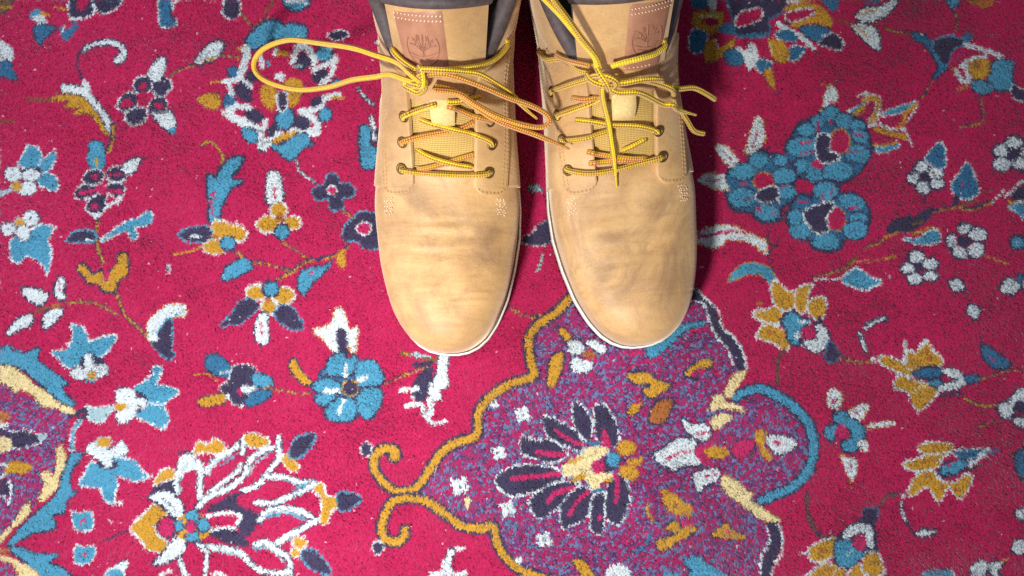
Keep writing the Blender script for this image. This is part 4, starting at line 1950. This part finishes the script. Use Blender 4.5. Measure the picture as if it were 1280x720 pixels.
def dress(boot, pieces, knot):
    first = make_lace(boot, 'shoelace', knot[0], boot.root, guard=False)
    for k in knot[1:]:
        make_lace(boot, 'knot_wrap', k, first, guard=False)
    for name, text, mat, tip in pieces:
        make_lace(boot, name, text, first, mat, tip)
dress(left, [
    ('lace_crossing', 'c 325,545,-3 345,552,0 450,566,1 600,575,1 800,582,1 900,575,0 922,560,-3', 'lace', False),
    ('lace_crossing', 'c 440,545,-1 520,530,0 620,505,0 720,475,0 815,445,-2', 'lace_red', False),
    ('lace_crossing', 'c 438,415,-2 480,440,1 560,480,2 680,508,2 795,528,-2', 'lace', False),
    ('lace_crossing', 'c 330,375,-3 345,358,0 480,322,1 640,292,1 740,262,0 815,225,-2', 'lace_red', False),
    ('lace_crossing', 'c 462,210,-1 520,228,1 660,270,3 800,312,2 910,355,0 938,385,-3', 'lace', False),
    ('lace_crossing', 'c 336,205,-3 350,188,0 420,160,1 500,132,1 560,112,-1', 'lace', False),
    ('lace_crossing', 'c 636,125,-1 700,145,1 820,190,1 900,215,0 930,232,-3', 'lace_red', False),
    ('lace_crossing', 'c 636,100,0 700,88,1 780,70,1 850,58,-2', 'lace', False),
    ('lace_crossing', 'a 268,300,-3 290,335,1 340,385,2 400,428,3 450,455,4', 'lace', False),
    ('lace_crossing', 'a 1032,270,-3 1025,300,0 960,375,1 870,422,2 770,440,4 650,450,5 520,450,5', 'lace', False),
    ('bow_loop', 'a 500,520,8 440,478,9 300,415,Z118 150,365,Z112 0,318,Z104 p 400,54,Z84 360,50,Z62 328,62,Z46 317,82,Z38 330,100,Z40 370,112,Z52 410,109,Z72 440,100,Z92 470,96,Z106 a 250,497,Z114 400,512,8 470,535,8', 'lace_red', False),
    ('bow_loop', 'a 530,480,7 p 558,93,Z130 600,107,Z122 635,122,Z110 656,129,Z104 672,136,Z100 683,143,Z97 687,151,Z95 683,157,Z94 672,159,Z94 655,156,Z96 635,150,Z99 613,141,Z104 591,128,Z110 572,116,Z116 a 560,575,8', 'lace_red', False),
    ('lace_end', 'a 500,440,9 600,445,8 720,462,7 p 599,93,Z122 620,105,Z114 638,117,Z107 650,129,Z100 660,139,Z95 671,148,Z92', 'lace', True),
    ('lace_end', 'a 560,560,5 p 565,113,Z116 585,127,Z108 605,141,Z101 622,151,Z96 645,160,Z91 668,168,Z87 690,177,Z83 711,186,Z79', 'lace_red', True),
  ],
  ['a 395,520,6 400,560,7 440,580,9 490,600,9 520,560,10 510,500,10 480,470,9',
   'a 420,540,7 470,545,11 515,520,10 500,470,8', 'a 470,430,5 500,460,9 505,510,11 480,550,10 430,560,7'])
dress(right, [
    ('lace_crossing', 'd 255,535,-3 275,552,0 400,572,1 560,552,2 720,508,1 870,472,0 895,458,-3', 'lace', False),
    ('lace_crossing', 'd 400,428,-1 470,445,1 600,464,1 700,470,1 790,470,-2', 'lace_red', False),
    ('lace_crossing', 'd 410,505,-1 500,492,1 620,485,1 700,490,-1', 'lace_red', False),
    ('lace_crossing', 'd 630,420,-1 700,385,1 785,342,-2', 'lace', False),
    ('lace_crossing', 'd 222,335,-3 240,350,0 380,335,1 470,308,2 545,282,0', 'lace', False),
    ('lace_crossing', 'd 325,215,-1 420,232,1 560,245,2 720,258,2 850,282,0 872,300,-3', 'lace', False),
    ('lace_crossing', 'd 198,200,-3 210,180,0 300,145,1 420,92,2 510,45,2', 'lace', False),
    ('lace_crossing', 'b 152,625,-3 165,608,0 250,580,2 350,540,3 440,508,4', 'lace', False),
    ('lace_crossing', 'b 300,655,-1 380,665,0 470,650,0', 'lace_red', False),
    ('lace_crossing', 'b 72,330,-3 90,358,0 150,398,2 250,428,3 350,452,4 430,475,5', 'lace', False),
    ('lace_crossing', 'b 205,365,1 260,392,2 330,408,3 430,425,5', 'lace_red', False),
    ('lace_crossing', 'b 905,270,-3 890,310,1 830,352,2 740,378,3 640,402,4 560,425,5', 'lace', False),
    ('bow_loop', 'b 480,440,7 440,375,Z132 330,240,Z144 220,105,Z156 110,-10,Z166 60,-70,Z172 50,-120,Z174 100,-130,Z172 165,-10,Z166 250,105,Z156 355,250,Z144 455,375,Z132 500,440,7', 'lace', False),
    ('lace_end', 'b 512,520,9 512,600,9 520,720,7 d 535,220,5 552,340,4 566,460,4 580,590,2 588,662,1', 'lace', True),
    ('lace_end', 'b 540,560,9 600,595,8 700,640,8 830,695,9 d 900,118,9 1000,145,Z84 1120,180,Z74', 'lace', True),
    ('lace_end', 'b 560,540,8 640,530,8 730,514,8 820,520,9 900,560,Z98 1000,592,Z90 1100,585,Z84 1180,620,Z78 1246,662,Z70', 'lace', False),
    ('lace_end', 'b 600,530,6 720,520,6 820,550,7 900,605,8 975,660,Z84 d 1005,130,Z76 1060,215,Z66 1105,285,Z58 1172,305,Z52', 'lace', False),
  ],
  ['b 435,500,6 490,478,10 550,486,11 585,520,10 572,556,9',
   'b 470,425,6 500,462,11 535,520,12 552,575,9', 'b 418,478,7 462,515,11 525,540,12 592,548,8', 'b 600,515,6 570,500,9 520,505,10 480,535,8'])
# ---------------------------------------------------------------- carpet: one knot of wool per tuft, dyed by the woven plan
floor = mesh_obj('floor', [(-1.6, -1.6, -.0135), (1.6, -1.6, -.0135), (1.6, 1.6, -.0135), (-1.6, 1.6, -.0135)], [(0, 1, 2, 3)], MT['floor'], smooth=False)
floor['kind'] = 'structure'
carpet = empty('carpet', (0, 0, -.0125))
carpet['label'] = 'crimson wool pile carpet woven with flowers, vines and medallions under the boots'
carpet['category'] = 'carpet'
X0, X1, Y0, Y1 = -.85, .85, -.55, .85
mesh_obj('backing', [(X0, Y0, 0), (X1, Y0, 0), (X1, Y1, 0), (X0, Y1, 0), (X0, Y0, .0102), (X1, Y0, .0102), (X1, Y1, .0102), (X0, Y1, .0102)],
         [(3, 2, 1, 0), (4, 5, 6, 7), (0, 1, 5, 4), (1, 2, 6, 5), (2, 3, 7, 6), (3, 0, 4, 7)], MT['backing'], carpet, False)

plan = weave(PATTERN)
LUT = np.array([lin(PAL[c]) for c in CODES])
RGB = LUT[plan.col].astype(np.float32)                # soft yarn transitions
for _ in range(2):
    for ax in (0, 1):
        RGB = (np.roll(RGB, 1, ax) + RGB * 2 + np.roll(RGB, -1, ax)) / 4
SPECKLE = np.array([lin(c) for c in ((146, 32, 82), (120, 48, 100), (78, 50, 92), (102, 100, 142), (80, 104, 136))])
SPECKLE_P = np.array([.34, .25, .15, .17, .09])

def knots(x0, x1, y0, y1, step):
    nx, ny = int((x1 - x0) / step), int((y1 - y0) / step)
    X, Y = np.meshgrid(x0 + (np.arange(nx) + .5) * step, y0 + (np.arange(ny) + .5) * step)
    P = np.stack([X.ravel(), Y.ravel()], 1)
    return P + RNG.uniform(-.42, .42, P.shape) * step

def wob(P, f, seed):
    r = np.random.default_rng(seed)
    o = np.zeros(len(P))
    for _ in range(5):
        a = r.uniform(0, 2 * math.pi)
        k = f * r.uniform(.6, 1.5)
        o += np.sin((P[:, 0] * math.cos(a) + P[:, 1] * math.sin(a)) * k + r.uniform(0, 6.3))
    return o / 5

def dye(P):
    u, v = to_px(np.column_stack([P, np.zeros(len(P))]))
    u = u + RNG.normal(0, .45, len(P)) + .6 * wob(P, 900, 1)
    v = v + RNG.normal(0, .45, len(P)) + .6 * wob(P, 900, 2)
    inside = (u >= 0) & (u < PW) & (v >= 0) & (v < PH)
    u = np.abs(u); u = np.where(u >= PW, 2 * PW - 1 - u, u)       # the design is mirrored about its axes
    v = np.abs(v); v = np.where(v >= PH, 2 * PH - 1 - v, v)
    i = np.clip((v * RS).astype(int), 0, PH * RS - 1)
    j = np.clip((u * RS).astype(int), 0, PW * RS - 1)
    code, mot = plan.col[i, j].astype(int), plan.mot[i, j].astype(int)
    C = RGB[i, j].astype(float)
    m = code == CODES.index('m')
    # speckled yarn of the medallion field: short diagonal runs
    ang = -.45
    a = P[:, 0] * np.cos(ang) - P[:, 1] * np.sin(ang) + .0016 * wob(P, 160, 32)
    q = P[:, 0] * np.sin(ang) + P[:, 1] * np.cos(ang) + .0022 * wob(P, 110, 33)
    row = np.floor(q / .0013).astype(np.int64)
    cell = np.floor(a / .0027 + (row * 7919 % 97) / 97.0).astype(np.int64)
    hsh = ((row * 73856093) ^ (cell * 19349663)) % 1009 / 1009.0
    hsh = np.clip(hsh + RNG.normal(0, .12, len(P)), 0, .999)
    C[m] = SPECKLE[np.searchsorted(np.cumsum(SPECKLE_P), hsh * .999)][m]
    # dye lots and worn fibres
    C *= (1 + RNG.normal(0, .07, (len(P), 1)))
    C *= (1 + .07 * wob(P, 40, 3) + .05 * wob(P, 160, 4))[:, None]
    fl = RNG.random(len(P)) < .0012
    C[fl] = C[fl] * .6 + np.array([.30, .26, .26])
    return np.clip(C, .004, .95), mot, inside

def under_boot(P):
    ins = np.zeros(len(P), bool)
    for bt in (left, right):
        R = [bt.M @ Vector((p[0] * .01 * bt.sx, p[1] * .01, 0)) for p in bt.ring]
        R = np.array([(p.x, p.y) for p in R])
        near = (P[:, 0] > R[:, 0].min()) & (P[:, 0] < R[:, 0].max()) & (P[:, 1] > R[:, 1].min()) & (P[:, 1] < R[:, 1].max())
        Q = P[near]
        c = np.zeros(len(Q), bool)
        for (ax, ay), (bx, by) in zip(R, np.roll(R, -1, 0)):
            if ay != by:
                c ^= ((ay > Q[:, 1]) != (by > Q[:, 1])) & (Q[:, 0] < (bx - ax) * (Q[:, 1] - ay) / (by - ay) + ax)
        ins[np.where(near)[0][c]] = True
    return ins

def tuft_mesh(name, P, C, rad, low, parent, kind=None):
    """each tuft: a splayed four-sided lock of wool, leaning with the nap"""
    n = len(P)
    a0 = RNG.uniform(0, 2 * math.pi, n)
    V = np.zeros((n, 5, 3), np.float32)
    hgt = .0128 + RNG.normal(0, .0003, n) + .0005 * wob(P, 120, 5)
    hgt = np.where(low, .0085, hgt)
    nap = wob(P * (1.0, 2.6), 45, 21) + .8 * wob(P * (1.0, 2.2), 170, 22)      # brushed streaks in the nap
    lean = np.stack([RNG.normal(.0002, .0009, n) + .0010 * wob(P, 60, 23), RNG.normal(-.0008, .0009, n) + .0017 * nap], 1)
    for k in range(4):
        a = a0 + k * math.pi / 2
        rk = rad * RNG.uniform(.85, 1.35, n)
        V[:, k, 0] = P[:, 0] + rk * np.cos(a)
        V[:, k, 1] = P[:, 1] + rk * np.sin(a)
        V[:, k, 2] = hgt - .0015 + RNG.normal(0, .0003, n)
    V[:, 4, 0] = P[:, 0] + lean[:, 0]
    V[:, 4, 1] = P[:, 1] + lean[:, 1]
    V[:, 4, 2] = hgt
    base = (np.arange(n) * 5)[:, None]
    F = np.stack([np.concatenate([base + k, base + (k + 1) % 4, base + 4], 1) for k in range(4)], 1).reshape(-1, 3)
    me = bpy.data.meshes.new(name)
    me.vertices.add(n * 5)
    me.vertices.foreach_set('co', V.ravel())
    me.loops.add(F.size)
    me.loops.foreach_set('vertex_index', F.ravel().astype(np.int32))
    me.polygons.add(len(F))
    me.polygons.foreach_set('loop_start', np.arange(0, F.size, 3, dtype=np.int32))
    at = me.color_attributes.new('dye', 'FLOAT_COLOR', 'POINT')
    CC = np.ones((n, 5, 4), np.float32)
    CC[:, :, :3] = C[:, None, :]
    CC[:, 4, :3] *= 1.06
    at.data.foreach_set('color', CC.ravel())
    me.materials.append(MT['pile'])
    me.polygons.foreach_set('use_smooth', np.ones(len(F), bool))
    me.update(calc_edges=True)
    o = bpy.data.objects.new(name, me)
    o.parent = parent
    COL.objects.link(o)
    if kind:
        o['kind'] = kind
    return o

STEP = .00100
FX0, FX1, FY0, FY1 = -.392, .392, -.160, .315        # what the photograph shows of it
P = knots(FX0, FX1, FY0, FY1, STEP)
C, mot, ins = dye(P)
low = under_boot(P)
mot = np.where(ins, mot, 0)
tuft_mesh('crimson_pile', P[mot == 0], C[mot == 0], STEP * 1.2, low[mot == 0], carpet, 'stuff')
parents = {}
for k in range(1, len(plan.motifs)):
    sel = mot == k
    nm, par = plan.motifs[k]
    if sel.sum() < 3:
        continue
    o = tuft_mesh(nm, P[sel], C[sel], STEP * 1.2, low[sel], parents.get(par, carpet) if par else carpet)
    if not par:
        parents[nm] = o
# the carpet runs on past the edge of the picture, in coarser tufts
STEP2 = .0032
P = knots(X0 + .002, X1 - .002, Y0 + .002, Y1 - .002, STEP2)
P = P[~((P[:, 0] > FX0) & (P[:, 0] < FX1) & (P[:, 1] > FY0) & (P[:, 1] < FY1))]
C, mot, ins = dye(P)
tuft_mesh('outer_pile', P, C, STEP2 * .9, under_boot(P), carpet, 'stuff')
